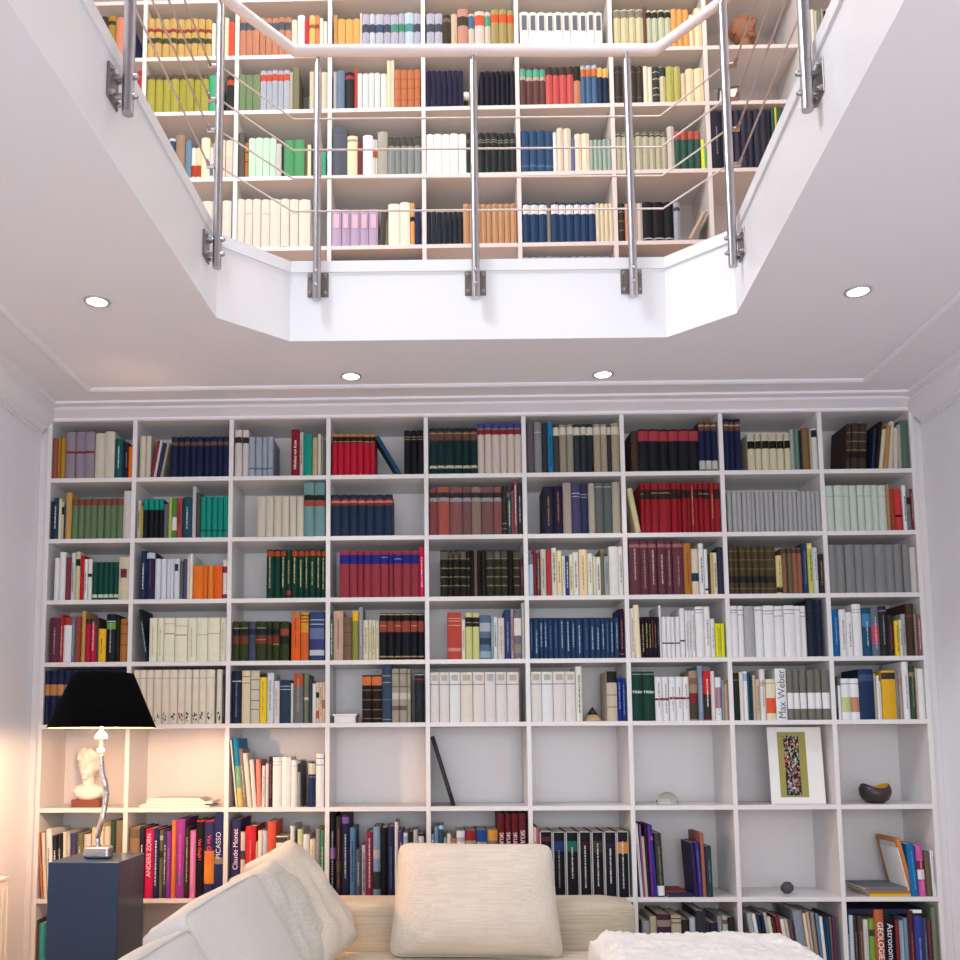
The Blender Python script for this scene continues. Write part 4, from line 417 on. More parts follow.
('L6',3,[(1,1.3605,0.0273,0.3657,'223',{'b':'0.1691,0.2169,a6c','t':'9ab'}),(1,1.3878,0.0271,0.3532,'434',{'b':'0.112,0.1596,654','t':'a76'}),(1,1.4149,0.0338,0.3658,'336',{'b':'0.3225,0.3514,96c','t':'ccd'}),(1,1.4487,0.027,0.3034,'69c',{'t':'235'}),(0,1.4757,0.0261,0.2077,'668',{'t':'bbc'}),(0,1.5018,0.0212,0.2269,'bac',{'t':'768'}),(1,1.523,0.0299,0.2864,'a36',{'t':'ecc'}),(1,1.5529,0.0337,0.3057,'8ac',{'b':'0.1699,0.208,bbb|0.0368,0.1127,445'}),(1,1.5866,0.0308,0.3038,'223'),(0,1.6175,0.0308,0.3087,'347',{'t':'68a'}),(0,1.6483,0.0173,0.328,'edd'),(0,1.6656,0.0212,0.2897,'649',{'t':'c9c'}),(0,1.6868,0.0221,0.2802,'9bd',{'b':'0.2658,0.2802,dde'}),(0,1.709,0.0221,0.285,'334'),(0,1.7311,0.0212,0.2928,'ccc',{'t':'989'}),(0,1.7523,0.0269,0.2756,'332',{'b':'0.2374,0.266,ddd'}),]),
('L6',4,[(0,1.8105,0.0135,0.2749,'8ac',{'b':'0.2398,0.2498,ddd'}),(0,1.824,0.0201,0.308,'7ac',{'t':'dee'}),(0,1.8442,0.0221,0.3121,'468',{'b':'0.2951,0.3121,adf'}),(0,1.8663,0.0131,0.26,'8cc'),(0,1.8794,0.0201,0.2751,'edc',{'t':'b87'}),(0,1.8995,0.0231,0.2502,'edc',{'b':'0.2352,0.2502,e84'}),(0,1.9226,0.0372,0.2883,'eee',{'b':'0.2403,0.2603,cbc'}),(0,1.9598,0.0512,0.2885,'b34',{'b':'0.2155,0.2455,ba8'}),(0,2.0111,0.0462,0.2906,'26b',{'b':'0.2157,0.2406,ba8'}),(0,2.0573,0.0482,0.2908,'ea4',{'b':'0.2158,0.2458,987'}),(1,2.1054,0.0301,0.3631,'823',{'W':['W', 'SKULPTUR', 'edd']}),(1,2.1355,0.0301,0.3632,'823',{'W':['W', 'SKULPTUR', 'edd']}),(1,2.1656,0.0301,0.3632,'823',{'W':['W', 'SKULPTUR', 'edd']}),(1,2.1957,0.0351,0.3633,'823',{'W':['W', 'SKULPTUR', 'edd']}),]),
('L6',5,[(0,2.2605,0.0153,0.3013,'fcb',{'t':'c98'}),(0,2.2758,0.011,0.3014,'e69',{'t':'eab'}),(0,2.2868,0.057,0.2865,'223',{'b':'0.2416,0.2616,734','t':'aaa','e':'ccc'}),(1,2.3438,0.057,0.2837,'223',{'b':'0.197,0.2418,259','t':'aaa','e':'ccc'}),(1,2.4008,0.058,0.2839,'223',{'b':'0.1972,0.242,287','t':'ddd','e':'ccc'}),(1,2.4588,0.0549,0.2841,'223',{'b':'0.2024,0.2372,523','t':'ddd','e':'ccc'}),(1,2.5137,0.0549,0.2843,'223',{'b':'0.1927,0.2424,553','t':'ddd','e':'ccc'}),(1,2.5686,0.0548,0.2844,'223',{'b':'0.2028,0.2326,425','t':'eee','e':'ccc'}),(1,2.6234,0.0538,0.2846,'223',{'b':'0.1881,0.2378,e94','t':'ddd','e':'ccc'}),]),
('L6',6,[(0,2.7186,0.0057,0.3187,'558',{'a':-0.041}),(0,2.7243,0.0133,0.3168,'edd',{'t':'c9a','a':-0.054}),(0,2.7376,0.0086,0.3121,'a6a',{'a':-0.036}),(0,2.7462,0.0124,0.2598,'dba',{'a':-0.043}),(0,2.7585,0.0133,0.3093,'335',{'a':-0.037}),(0,2.7718,0.0123,0.3074,'93b',{'a':-0.031}),(0,2.7842,0.0161,0.3094,'35b',{'b':'0.2457,0.2599,e84','a':-0.055}),(1,2.8003,0.0323,0.2743,'555',{'b':'0.005,0.0473,eee','t':'a95','a':-0.034}),(0,2.9597,0.019,0.2339,'437',{'a':-0.056}),(0,2.9787,0.0171,0.234,'54b',{'t':'879','a':-0.048}),(0,2.9957,0.0171,0.2749,'c76',{'a':-0.021}),(0,3.0128,0.0284,0.2181,'356',{'b':'0.2039,0.2133,445','t':'799','a':-0.013}),]),
('L6',8,[(0,3.899,0.0337,0.226,'18c',{'t':'5be','a':-0.058}),(0,3.9327,0.0318,0.2186,'e6b',{'b':'0.0666,0.1509,a35|0.0713,0.1134,eee','t':'fac','a':-0.039}),(0,3.9645,0.0243,0.1932,'875',{'a':-0.029}),(0,3.9889,0.0094,0.1961,'eee',{'a':-0.024}),(0,3.9982,0.0074,0.1933,'eee',{'t':'555','a':-0.019}),]),
('L7',6,[(0,2.7105,0.0153,0.3017,'332'),(0,2.7258,0.0358,0.2972,'aab'),(0,2.7616,0.0301,0.3161,'cb9'),(0,2.7917,0.0611,0.3257,'635',{'b':'0.2743,0.3024,a88'}),(0,2.8528,0.0442,0.3213,'cb9',{'b':'0.3073,0.312,543|0.2886,0.2933,543'}),(0,2.897,0.0357,0.3028,'433'),(0,2.9327,0.0263,0.3123,'bbd'),(0,2.959,0.0441,0.3406,'445'),(0,3.0031,0.0141,0.2893,'544'),(0,3.0172,0.0375,0.2895,'336'),(0,3.0547,0.0206,0.3176,'aaa'),(0,3.0753,0.0244,0.3177,'acc',{'b':'0.2851,0.3037,a65'}),(0,3.0997,0.0262,0.3132,'433'),]),
('L7',7,[(0,3.2298,0.0234,0.3326,'bbb',{'a':-0.152}),(0,3.2532,0.0168,0.328,'eee',{'a':-0.154}),(0,3.27,0.014,0.3234,'257',{'a':-0.15}),(0,3.284,0.0159,0.3235,'335',{'a':-0.147}),(0,3.2999,0.014,0.3329,'ccc',{'a':-0.143}),(0,3.3139,0.0168,0.3144,'edb',{'a':-0.146}),(0,3.3307,0.0131,0.3098,'544',{'a':-0.148}),(0,3.3438,0.0215,0.3192,'a34',{'a':-0.138}),(0,3.3653,0.0159,0.3053,'eee',{'a':-0.138}),(0,3.3812,0.0168,0.3054,'dba',{'a':-0.133}),(0,3.398,0.0168,0.3008,'757',{'a':-0.129}),(0,3.4148,0.0392,0.343,'99b',{'a':-0.108}),(0,3.454,0.0149,0.3291,'fda',{'a':-0.101}),(0,3.4689,0.0131,0.3338,'dab',{'a':-0.094}),(0,3.482,0.0187,0.3339,'a98',{'a':-0.083}),(0,3.5006,0.0112,0.3293,'79b',{'a':-0.073}),(0,3.5118,0.0149,0.3154,'eee',{'a':-0.065}),(0,3.5267,0.0065,0.3155,'268',{'a':-0.047}),(0,3.5333,0.0121,0.3109,'269',{'a':-0.036}),(0,3.5454,0.0093,0.3109,'975',{'a':-0.027}),(0,3.5547,0.0093,0.3156,'848',{'a':-0.018}),]),
('L7',8,[(0,3.6105,0.0092,0.3253,'334',{'t':'ddd'}),(0,3.6197,0.0205,0.3207,'cce'),(0,3.6402,0.0168,0.3208,'544',{'t':'998'}),(0,3.657,0.0223,0.3163,'754',{'t':'a87'}),(0,3.6793,0.0242,0.3025,'edd',{'t':'cab'}),(0,3.7035,0.0251,0.3072,'8b4',{'b':'0.233,0.2608,555'}),(1,3.7286,0.0418,0.3447,'d74',{'W':['W', 'GEOLOGIE', 'eee']}),(1,3.7704,0.0465,0.317,'223',{'W':['W', 'Astronomie', 'dde']}),(0,3.8169,0.0158,0.3032,'a34'),(0,3.8327,0.0214,0.2987,'9ac',{'t':'ccd'}),(0,3.854,0.0186,0.308,'8ac'),(0,3.8726,0.026,0.3407,'734',{'t':'d65'}),(0,3.8986,0.039,0.3177,'45b',{'t':'99c'}),(0,3.9375,0.0185,0.3085,'568',{'t':'99a'}),(0,3.9561,0.0185,0.304,'845'),(0,3.9746,0.0222,0.3552,'897'),]),
('U11',0,[(1,0.2245,0.0408,0.2238,'543'),(1,0.2653,0.0382,0.223,'b93',{'b':'0.175,0.1956,543'}),(1,0.3036,0.0484,0.2151,'e97'),(0,0.352,0.0255,0.2009,'67c'),]),
('U11',1,[(1,0.4605,0.0352,0.2039,'db6',{'b':'0.1329,0.1506,b45|0.0757,0.1029,564'}),(1,0.4957,0.035,0.2032,'db6',{'b':'0.1322,0.1499,b45|0.075,0.1022,564'}),(1,0.5308,0.0388,0.2024,'db6',{'b':'0.1314,0.1491,b45|0.0742,0.1014,564'}),(0,0.5696,0.0345,0.2017,'db6',{'b':'0.1307,0.1484,b45|0.0735,0.1007,564'}),(1,0.6041,0.037,0.2009,'db6',{'b':'0.13,0.1477,b45|0.0728,0.1,564'}),(0,0.6411,0.0342,0.2002,'db6',{'b':'0.1293,0.147,b45|0.0721,0.0993,564'}),(0,0.6753,0.0316,0.1996,'db6',{'b':'0.1286,0.1463,b45|0.0715,0.0987,564'}),(0,0.7068,0.0341,0.1988,'db6',{'b':'0.1279,0.1456,b45|0.0708,0.098,564'}),(0,0.7409,0.0326,0.1982,'db6',{'b':'0.1273,0.145,b45|0.0702,0.0974,564'}),(0,0.7735,0.019,0.1787,'fed'),(1,0.7925,0.0355,0.2121,'bca',{'t':'698'}),(0,0.828,0.0291,0.2046,'eec'),(0,0.8571,0.0316,0.1767,'f64'),]),
('U11',2,[(0,0.9105,0.0316,0.2001,'d97',{'b':'0.1348,0.1756,668'}),(0,0.9421,0.0321,0.1995,'d97',{'b':'0.1341,0.1749,668'}),(0,0.9741,0.033,0.1988,'d97',{'b':'0.1334,0.1743,668'}),(0,1.0071,0.0288,0.1982,'d97',{'b':'0.1329,0.1737,668'}),(0,1.0359,0.0314,0.1976,'d97',{'b':'0.1322,0.173,668'}),(0,1.0673,0.033,0.1969,'d97',{'b':'0.1315,0.1724,668'}),(0,1.1003,0.0294,0.1963,'d97',{'b':'0.131,0.1718,668'}),(0,1.1297,0.0331,0.1956,'d97',{'b':'0.1303,0.1711,668'}),(0,1.1628,0.0277,0.1841,'edc'),(1,1.1905,0.0378,0.2078,'eee'),(0,1.2283,0.0202,0.1856,'e45'),(0,1.2485,0.0302,0.2027,'fc7',{'b':'0.1347,0.1551,b84'}),(0,1.2787,0.0201,0.2023,'f96',{'b':'0.1343,0.1547,b54'}),(0,1.2989,0.0176,0.1883,'eec'),(0,1.3165,0.0201,0.1743,'eee'),]),
('U10',0,[(0,0.4145,0.025,0.2179,'d44'),]),
('U10',1,[(1,0.4624,0.0407,0.1964,'bb4',{'b':'0.1721,0.1964,755'}),(1,0.5031,0.038,0.1957,'bb4',{'b':'0.1714,0.1957,755'}),(1,0.5411,0.0384,0.1949,'bb4',{'b':'0.1706,0.1949,755'}),(1,0.5795,0.0411,0.1942,'bb4',{'b':'0.1699,0.1942,755'}),(0,0.6205,0.0353,0.1935,'bb4',{'b':'0.1692,0.1935,755'}),(0,0.6558,0.0358,0.1928,'bb4',{'b':'0.1685,0.1928,755'}),(0,0.6916,0.0331,0.1922,'bb4',{'b':'0.1679,0.1922,755'}),(1,0.7246,0.0406,0.1914,'bb4',{'b':'0.1672,0.1914,755'}),(1,0.7652,0.0504,0.1864,'4c9'),(0,0.8521,0.0352,0.1824,'444',{'b':'0.1353,0.1622,d64'}),]),
('U10',2,[(0,0.9105,0.0332,0.1881,'8a7'),(0,0.9437,0.0333,0.1874,'8a7'),(0,0.977,0.0359,0.1868,'8a7'),(0,1.0129,0.0309,0.2064,'bbd',{'b':'0.1525,0.1862,e64'}),(0,1.0438,0.0273,0.2059,'bbd',{'b':'0.152,0.1857,e64'}),(0,1.0711,0.0278,0.2053,'bbd',{'b':'0.1515,0.1851,e64'}),(0,1.0989,0.0277,0.2048,'bbd',{'b':'0.151,0.1846,e64'}),(0,1.1266,0.0306,0.2042,'bbd',{'b':'0.1504,0.184,e64'}),(0,1.1572,0.0138,0.1972,'cca'),(0,1.171,0.0301,0.2209,'997'),(0,1.2512,0.0258,0.1952,'ddb'),(0,1.277,0.0307,0.1946,'ddb'),(0,1.3077,0.0311,0.194,'ddb'),]),
('U9',1,[(1,0.575,0.0351,0.2034,'368',{'b':'0.1907,0.2034,ddd'}),(1,0.6101,0.0451,0.2217,'b97'),(0,0.6551,0.03,0.1947,'7ac',{'t':'ade'}),(0,0.6852,0.022,0.1574,'fee',{'b':'0.01,0.0678,d53'}),(0,0.7072,0.026,0.1569,'fdb',{'b':'0.0096,0.0674,d53'}),(1,0.7332,0.042,0.2038,'fec'),(0,0.7752,0.015,0.156,'eee',{'b':'0.0139,0.0717,69b'}),(0,0.7902,0.025,0.182,'fdc'),(0,0.8152,0.035,0.192,'edc'),(0,0.8502,0.035,0.1914,'edc',{'b':'0.1123,0.165,eec'}),]),
('U9',2,[(1,0.9105,0.0315,0.2295,'776'),(0,0.942,0.018,0.1796,'d84',{'b':'0.1268,0.1321,543|0.0795,0.0848,543'}),(0,0.96,0.0349,0.2001,'cfd'),(0,0.9948,0.0345,0.1995,'cfd'),(0,1.0294,0.0331,0.199,'cfd'),(0,1.0625,0.0301,0.1985,'cfd'),(0,1.0926,0.0269,0.1664,'ddd'),(0,1.1195,0.01,0.1609,'554'),(1,1.1295,0.0498,0.1864,'5b7'),(1,1.1792,0.0517,0.1856,'5b7'),(0,1.231,0.0129,0.1748,'976'),(0,1.2439,0.0179,0.1587,'ffb'),(0,1.2618,0.0219,0.1742,'558'),(0,1.2837,0.0298,0.1789,'cba'),(0,1.3135,0.0199,0.1207,'4ca'),]),
('U8',1,[(1,0.7394,0.0524,0.2378,'eed'),(1,0.7918,0.0467,0.2371,'eed'),(1,0.8385,0.0447,0.2364,'eed'),]),
('U8',2,[(1,0.9105,0.0371,0.2417,'eed'),(1,0.9476,0.0366,0.2412,'eed',{'b':'0.1669,0.17,cba'}),(1,0.9842,0.0396,0.2406,'eed'),(1,1.0238,0.0425,0.24,'eed',{'b':'0.1657,0.1688,cba'}),(1,1.0663,0.0514,0.2392,'eed'),(1,1.1177,0.0425,0.2386,'eed'),(1,1.1602,0.0425,0.2379,'eed',{'b':'0.1637,0.1668,cba'}),(1,1.2027,0.0563,0.2371,'eed'),]),
('U11',3,[(0,1.3673,0.0199,0.2035,'da6'),(0,1.3873,0.0376,0.1847,'eb6'),(0,1.4249,0.0365,0.184,'eb6'),(0,1.4614,0.0332,0.1833,'eb6'),(0,1.4946,0.0111,0.213,'ecb'),(0,1.5056,0.0354,0.2062,'bad',{'b':'0.1107,0.1525,557'}),(0,1.541,0.0276,0.2057,'cce',{'b':'0.1101,0.1519,557'}),(1,1.5686,0.042,0.2048,'bbd',{'b':'0.1093,0.151,469'}),(0,1.6106,0.0331,0.2005,'bad',{'b':'0.1086,0.1504,557'}),(0,1.6437,0.0386,0.1997,'bad',{'b':'0.1079,0.1496,5a9'}),(0,1.6823,0.0298,0.2027,'bad',{'b':'0.1073,0.149,4a8'}),(1,1.7121,0.0441,0.2054,'bce',{'b':'0.1064,0.1481,5aa'}),(0,1.7562,0.0331,0.2011,'bad',{'b':'0.1057,0.1474,557'}),]),
('U11',4,[(0,1.8168,0.0396,0.1997,'bad',{'b':'0.1043,0.146,557'}),(0,1.8565,0.0385,0.1989,'bad',{'b':'0.1036,0.1452,557'}),(0,1.895,0.0407,0.1921,'543',{'b':'0.1563,0.1742,876'}),(0,1.9357,0.0308,0.1974,'dba'),(1,1.9665,0.0517,0.2166,'d98',{'b':'0.1308,0.1784,544'}),(0,2.0181,0.0308,0.1957,'dcb',{'b':'0.1183,0.1838,58b'}),(1,2.0489,0.0483,0.203,'dcc',{'b':'0.1292,0.1828,e64'}),(0,2.0972,0.0307,0.2024,'dcb',{'b':'0.1286,0.1821,5b9'}),(0,2.1279,0.0384,0.2135,'ba6',{'b':'0.1456,0.1873,e63'}),(0,2.1663,0.0384,0.2127,'ba6',{'b':'0.1448,0.1865,e63'}),(0,2.2047,0.0348,0.212,'ba6',{'b':'0.1441,0.1857,e63'}),]),
('U10',3,[(0,1.3668,0.0154,0.1954,'ccc'),(1,1.3822,0.0396,0.197,'79b'),(1,1.4218,0.0473,0.1878,'334',{'b':'0.1524,0.1701,b45'}),(0,1.4691,0.0132,0.2089,'e54'),(0,1.4823,0.0253,0.1812,'dee'),(0,1.5076,0.0305,0.1806,'dee'),(0,1.5381,0.0269,0.1801,'dee'),(0,1.565,0.0294,0.1796,'dee'),(0,1.5945,0.0305,0.179,'dee'),(0,1.625,0.0197,0.246,'fdb'),(0,1.6447,0.0164,0.2457,'edc'),(0,1.6612,0.0308,0.1954,'d85',{'b':'0.1447,0.1482,a64|0.0976,0.1011,a64|0.0389,0.0424,a64'}),(0,1.692,0.0327,0.1948,'d85',{'b':'0.1441,0.1476,a64|0.097,0.1005,a64|0.0383,0.0418,a64'}),(0,1.7248,0.0319,0.1942,'d85',{'b':'0.1435,0.147,a64|0.0964,0.1,a64|0.0377,0.0413,a64'}),(0,1.7567,0.0294,0.1936,'d85',{'b':'0.1429,0.1465,a64|0.0959,0.0994,a64|0.0372,0.0407,a64'}),]),
('U10',4,[(0,1.8136,0.0259,0.1867,'336'),(0,1.8395,0.0247,0.1862,'336'),(0,1.8641,0.026,0.1858,'336'),(0,1.8901,0.0258,0.1853,'336'),(0,1.916,0.0251,0.1848,'336'),(0,1.9411,0.0257,0.1843,'336'),(0,1.9668,0.025,0.1838,'336'),(0,2.0704,0.0241,0.1783,'224'),(0,2.0945,0.0264,0.1778,'224'),(0,2.121,0.027,0.1773,'224'),(0,2.1479,0.0222,0.1769,'224'),(0,2.1702,0.0224,0.1765,'224'),(0,2.1926,0.0226,0.1761,'224'),(0,2.2151,0.0242,0.1756,'224'),]),
('U11',5,[(1,2.2662,0.0437,0.1962,'fff',{'q':'0.1011,0.1783,779'}),(0,2.31,0.0405,0.1954,'fff',{'q':'0.1003,0.1775,779'}),(0,2.3504,0.0436,0.1944,'fff',{'q':'0.0994,0.1766,779'}),(0,2.394,0.0389,0.1936,'fff',{'q':'0.0986,0.1758,779'}),(0,2.4329,0.0408,0.1928,'fff',{'q':'0.0978,0.175,779'}),(0,2.4737,0.0377,0.192,'fff',{'q':'0.097,0.1742,779'}),(0,2.5114,0.0415,0.1911,'fff',{'q':'0.0962,0.1733,779'}),(0,2.5528,0.0379,0.1903,'fff',{'q':'0.0954,0.1725,779'}),(0,2.5907,0.0353,0.1896,'fff',{'q':'0.0947,0.1718,779'}),(0,2.626,0.0391,0.1888,'fff',{'q':'0.0939,0.171,779'}),]),
('U11',6,[(0,2.7177,0.0351,0.1989,'dda',{'b':'0.1573,0.1929,998'}),(0,2.7528,0.0377,0.1981,'dda',{'b':'0.1565,0.1921,998'}),(0,2.7905,0.0328,0.1974,'dda',{'b':'0.1559,0.1914,998'}),(0,2.8233,0.0381,0.1966,'dda',{'b':'0.1551,0.1906,998'}),(0,2.8614,0.0141,0.2082,'955'),(0,2.8755,0.0259,0.1934,'cdb',{'b':'0.1542,0.1839,443'}),(0,2.9014,0.0301,0.1927,'cdb',{'b':'0.1536,0.1833,443'}),(0,2.9315,0.0311,0.1921,'cdb',{'b':'0.153,0.1826,443'}),(0,2.9627,0.0313,0.1914,'cdb',{'b':'0.1523,0.1819,443'}),(0,2.994,0.0292,0.1956,'fb6'),(0,3.0232,0.0272,0.195,'fb6'),(0,3.0504,0.0282,0.1944,'fb6'),(0,3.0787,0.0249,0.1678,'fdb'),(0,3.1036,0.0359,0.1966,'fdb'),]),
('U10',5,[(0,2.2624,0.029,0.2017,'855',{'b':'0.1488,0.184,5ca|0.1276,0.1476,cba'}),(0,2.2914,0.0342,0.201,'855',{'b':'0.1481,0.1834,5ca|0.127,0.1469,cba'}),(0,2.3256,0.0316,0.2004,'855',{'b':'0.1475,0.1828,5ca|0.1264,0.1463,cba'}),(0,2.3573,0.0281,0.1999,'855',{'b':'0.147,0.1822,5ca|0.1259,0.1458,cba'}),(0,2.3854,0.034,0.1933,'e66',{'b':'0.1522,0.1933,544'}),(0,2.4194,0.0321,0.1927,'e66',{'b':'0.1516,0.1927,544'}),(0,2.4515,0.0353,0.192,'e66',{'b':'0.151,0.192,544'}),(0,2.4868,0.0322,0.1914,'e66',{'b':'0.1503,0.1914,544'}),(0,2.519,0.0347,0.1931,'d97',{'b':'0.1204,0.1931,333'}),(0,2.5537,0.0243,0.1985,'58b',{'b':'0.1434,0.1786,e84|0.1797,0.1985,bcd'}),(0,2.578,0.0276,0.198,'58b',{'b':'0.1429,0.178,e84|0.1792,0.198,bcd'}),(0,2.6056,0.0273,0.1975,'58b',{'b':'0.1423,0.1775,e84|0.1787,0.1975,bcd'}),(0,2.6329,0.0251,0.1829,'247',{'b':'0.136,0.1829,fc6'}),(0,2.6579,0.0291,0.1824,'247',{'b':'0.1355,0.1824,fc6'}),]),
('U10',6,[(0,2.7133,0.0358,0.1929,'544',{'b':'0.1601,0.1636,876|0.0315,0.035,876'}),(0,2.7491,0.0332,0.1923,'544',{'b':'0.1594,0.163,876|0.0309,0.0344,876'}),(0,2.7823,0.0386,0.1915,'544',{'b':'0.1587,0.1622,876|0.0302,0.0337,876'}),(0,2.8209,0.0309,0.1909,'544',{'b':'0.1581,0.1616,876|0.0297,0.0332,876'}),(0,2.8518,0.0216,0.187,'fed'),(0,2.8734,0.0216,0.1843,'fed',{'t':'765'}),(0,2.895,0.0346,0.1836,'455',{'b':'0.1555,0.1602,ccb|0.1204,0.1251,ccb|0.0737,0.0784,ccb|0.0387,0.0434,ccb'}),(0,2.9296,0.0302,0.1854,'dda',{'b':'0.1362,0.183,455'}),(0,2.9599,0.0373,0.1846,'cc6'),(0,2.9972,0.0329,0.184,'cc6'),(0,3.03,0.0237,0.1461,'ecb'),(0,3.0537,0.0382,0.1688,'fdb'),(0,3.0919,0.0459,0.1679,'fdb'),]),
('U9',5,[(1,2.2606,0.0424,0.209,'369',{'b':'0.0252,0.0366,58b'}),(0,2.3029,0.035,0.2084,'369',{'b':'0.0246,0.0361,58b'}),(1,2.338,0.0405,0.2078,'369',{'b':'0.024,0.0354,58b'}),(0,2.3785,0.0365,0.2071,'369',{'b':'0.0234,0.0349,58b'}),(0,2.415,0.0183,0.1988,'eff'),(0,2.4333,0.0302,0.2178,'edc'),(0,2.4635,0.0377,0.2172,'edc'),(0,2.5013,0.0162,0.1709,'78c'),(0,2.5174,0.0323,0.1899,'fdc'),(0,2.5497,0.0377,0.1892,'fdc'),(0,2.5874,0.0192,0.1579,'acb'),(0,2.6066,0.0202,0.1575,'acb'),(0,2.6268,0.0209,0.1572,'acb'),(0,2.6477,0.0224,0.1568,'acb'),(0,2.6701,0.0194,0.1565,'acb'),]),
('U9',6,[(0,2.7114,0.0289,0.1959,'cca',{'b':'0.1821,0.1959,887|0.1706,0.1786,444'}),(0,2.7403,0.0332,0.1953,'cca',{'b':'0.1815,0.1953,887|0.17,0.178,444'}),(0,2.7735,0.0315,0.1948,'cca',{'b':'0.181,0.1948,887|0.1695,0.1775,444'}),(0,2.805,0.032,0.1942,'cca',{'b':'0.1804,0.1942,887|0.1689,0.177,444'}),(0,2.837,0.0323,0.1937,'cca',{'b':'0.1799,0.1937,887|0.1684,0.1764,444'}),(0,2.8693,0.03,0.1932,'cca',{'b':'0.1794,0.1932,887|0.1679,0.1759,444'}),(0,2.8994,0.0284,0.1927,'cca',{'b':'0.1789,0.1927,887|0.1674,0.1754,444'}),(0,2.9277,0.0273,0.1922,'cca',{'b':'0.1784,0.1922,887|0.167,0.175,444'}),(0,2.955,0.0332,0.2146,'dcc',{'t':'999'}),(0,2.9883,0.0312,0.1911,'376',{'b':'0.151,0.1911,d65'}),(0,3.0195,0.0323,0.1906,'376',{'b':'0.1504,0.1906,d65'}),(0,3.0517,0.0324,0.19,'376',{'b':'0.1499,0.19,d65'}),(0,3.0841,0.0294,0.1895,'376',{'b':'0.1494,0.1895,d65'}),(0,3.1135,0.0193,0.1491,'ff3'),(0,3.1328,0.0067,0.1089,'4ca'),]),
('U8',5,[(0,2.2648,0.0359,0.1984,'258',{'b':'0.1437,0.1893,eee'}),(0,2.3007,0.0386,0.1978,'258',{'b':'0.1431,0.1887,eee'}),(0,2.3393,0.0402,0.1972,'258',{'b':'0.1425,0.1881,eee'}),(0,2.3795,0.0182,0.1764,'a98'),(0,2.3977,0.0374,0.1987,'258',{'b':'0.1417,0.1873,eee'}),(0,2.4351,0.0334,0.1982,'258',{'b':'0.1412,0.1868,eee'}),(0,2.4685,0.0364,0.1977,'258',{'b':'0.1407,0.1863,eee'}),(0,2.5049,0.0335,0.1972,'258',{'b':'0.1402,0.1858,eee'}),(0,2.5385,0.0353,0.1966,'258',{'b':'0.1397,0.1852,eee'}),(0,2.5738,0.0335,0.1961,'258',{'b':'0.1392,0.1847,eee'}),(0,2.6073,0.0203,0.1901,'edb'),(0,2.6276,0.0218,0.1898,'edb'),(0,2.6494,0.0206,0.1895,'edb'),(0,2.67,0.0195,0.1892,'edb'),]),
('U8',6,[(0,2.7132,0.032,0.1884,'443',{'b':'0.144,0.1486,a95|0.0986,0.1031,a95|0.0533,0.0578,a95'}),(0,2.7452,0.0245,0.188,'ea8'),(0,2.7697,0.032,0.1876,'eba'),(0,2.8017,0.0266,0.1872,'dcc'),(1,2.8283,0.0485,0.1944,'223',{'b':'0.0108,0.0164,ccc'}),(1,2.8768,0.0515,0.1936,'223',{'b':'0.0101,0.0157,ccc'}),(0,2.9283,0.0437,0.193,'223',{'b':'0.0095,0.0151,ccc'}),(0,2.972,0.0319,0.188,'aac',{'b':'0.1448,0.1618,555'}),(0,3.0305,0.0297,0.1497,'ca9',{'a':0.493}),]),
('U9',3,[(1,1.3607,0.0732,0.2505,'668',{'b':'0.2018,0.2064,a66'}),(1,1.4338,0.0502,0.1998,'fdb',{'b':'0.1708,0.1824,ba8'}),(0,1.484,0.024,0.1646,'945'),(1,1.508,0.0491,0.202,'eef'),(0,1.5571,0.0112,0.181,'edd',{'b':'0.0886,0.1232,d64'}),(0,1.5683,0.0106,0.1808,'edd',{'b':'0.0884,0.123,d64'}),(1,1.5789,0.049,0.217,'bba'),(0,1.6279,0.0343,0.1887,'9aa',{'b':'0.1771,0.1887,555|0.1448,0.176,665'}),(0,1.6622,0.0293,0.1882,'9aa',{'b':'0.1766,0.1882,555|0.1443,0.1755,665'}),(0,1.6915,0.0287,0.1877,'9aa',{'b':'0.1761,0.1877,555|0.1438,0.175,665'}),(0,1.7202,0.0339,0.1871,'9aa',{'b':'0.1756,0.1871,555|0.1432,0.1744,665'}),(0,1.7541,0.0315,0.1866,'9aa',{'b':'0.175,0.1866,555|0.1427,0.1739,665'}),]),
('U9',4,[(0,1.8107,0.0381,0.2017,'fff'),(0,1.8488,0.0379,0.2011,'fff'),(0,1.8867,0.038,0.2004,'fff'),(1,1.9247,0.04,0.1998,'fff'),(0,1.9647,0.0382,0.1991,'fff'),(0,2.0028,0.0261,0.2021,'344',{'b':'0.1651,0.1676,cba|0.1536,0.1561,cba'}),(0,2.029,0.0285,0.2017,'344',{'b':'0.1646,0.1671,cba|0.1531,0.1556,cba'}),(0,2.0575,0.032,0.2011,'344',{'b':'0.1641,0.1666,cba|0.1526,0.1551,cba'}),(0,2.0895,0.0305,0.2006,'344',{'b':'0.1636,0.1661,cba|0.1521,0.1546,cba'}),(0,2.12,0.0302,0.2001,'344',{'b':'0.1631,0.1656,cba|0.1516,0.1541,cba'}),(0,2.1502,0.0316,0.1996,'344',{'b':'0.1626,0.1651,cba|0.151,0.1535,cba'}),(0,2.1818,0.0283,0.1991,'344',{'b':'0.1621,0.1646,cba|0.1506,0.1531,cba'}),(0,2.2101,0.0277,0.1986,'344',{'b':'0.1616,0.1641,cba|0.1501,0.1526,cba'}),]),
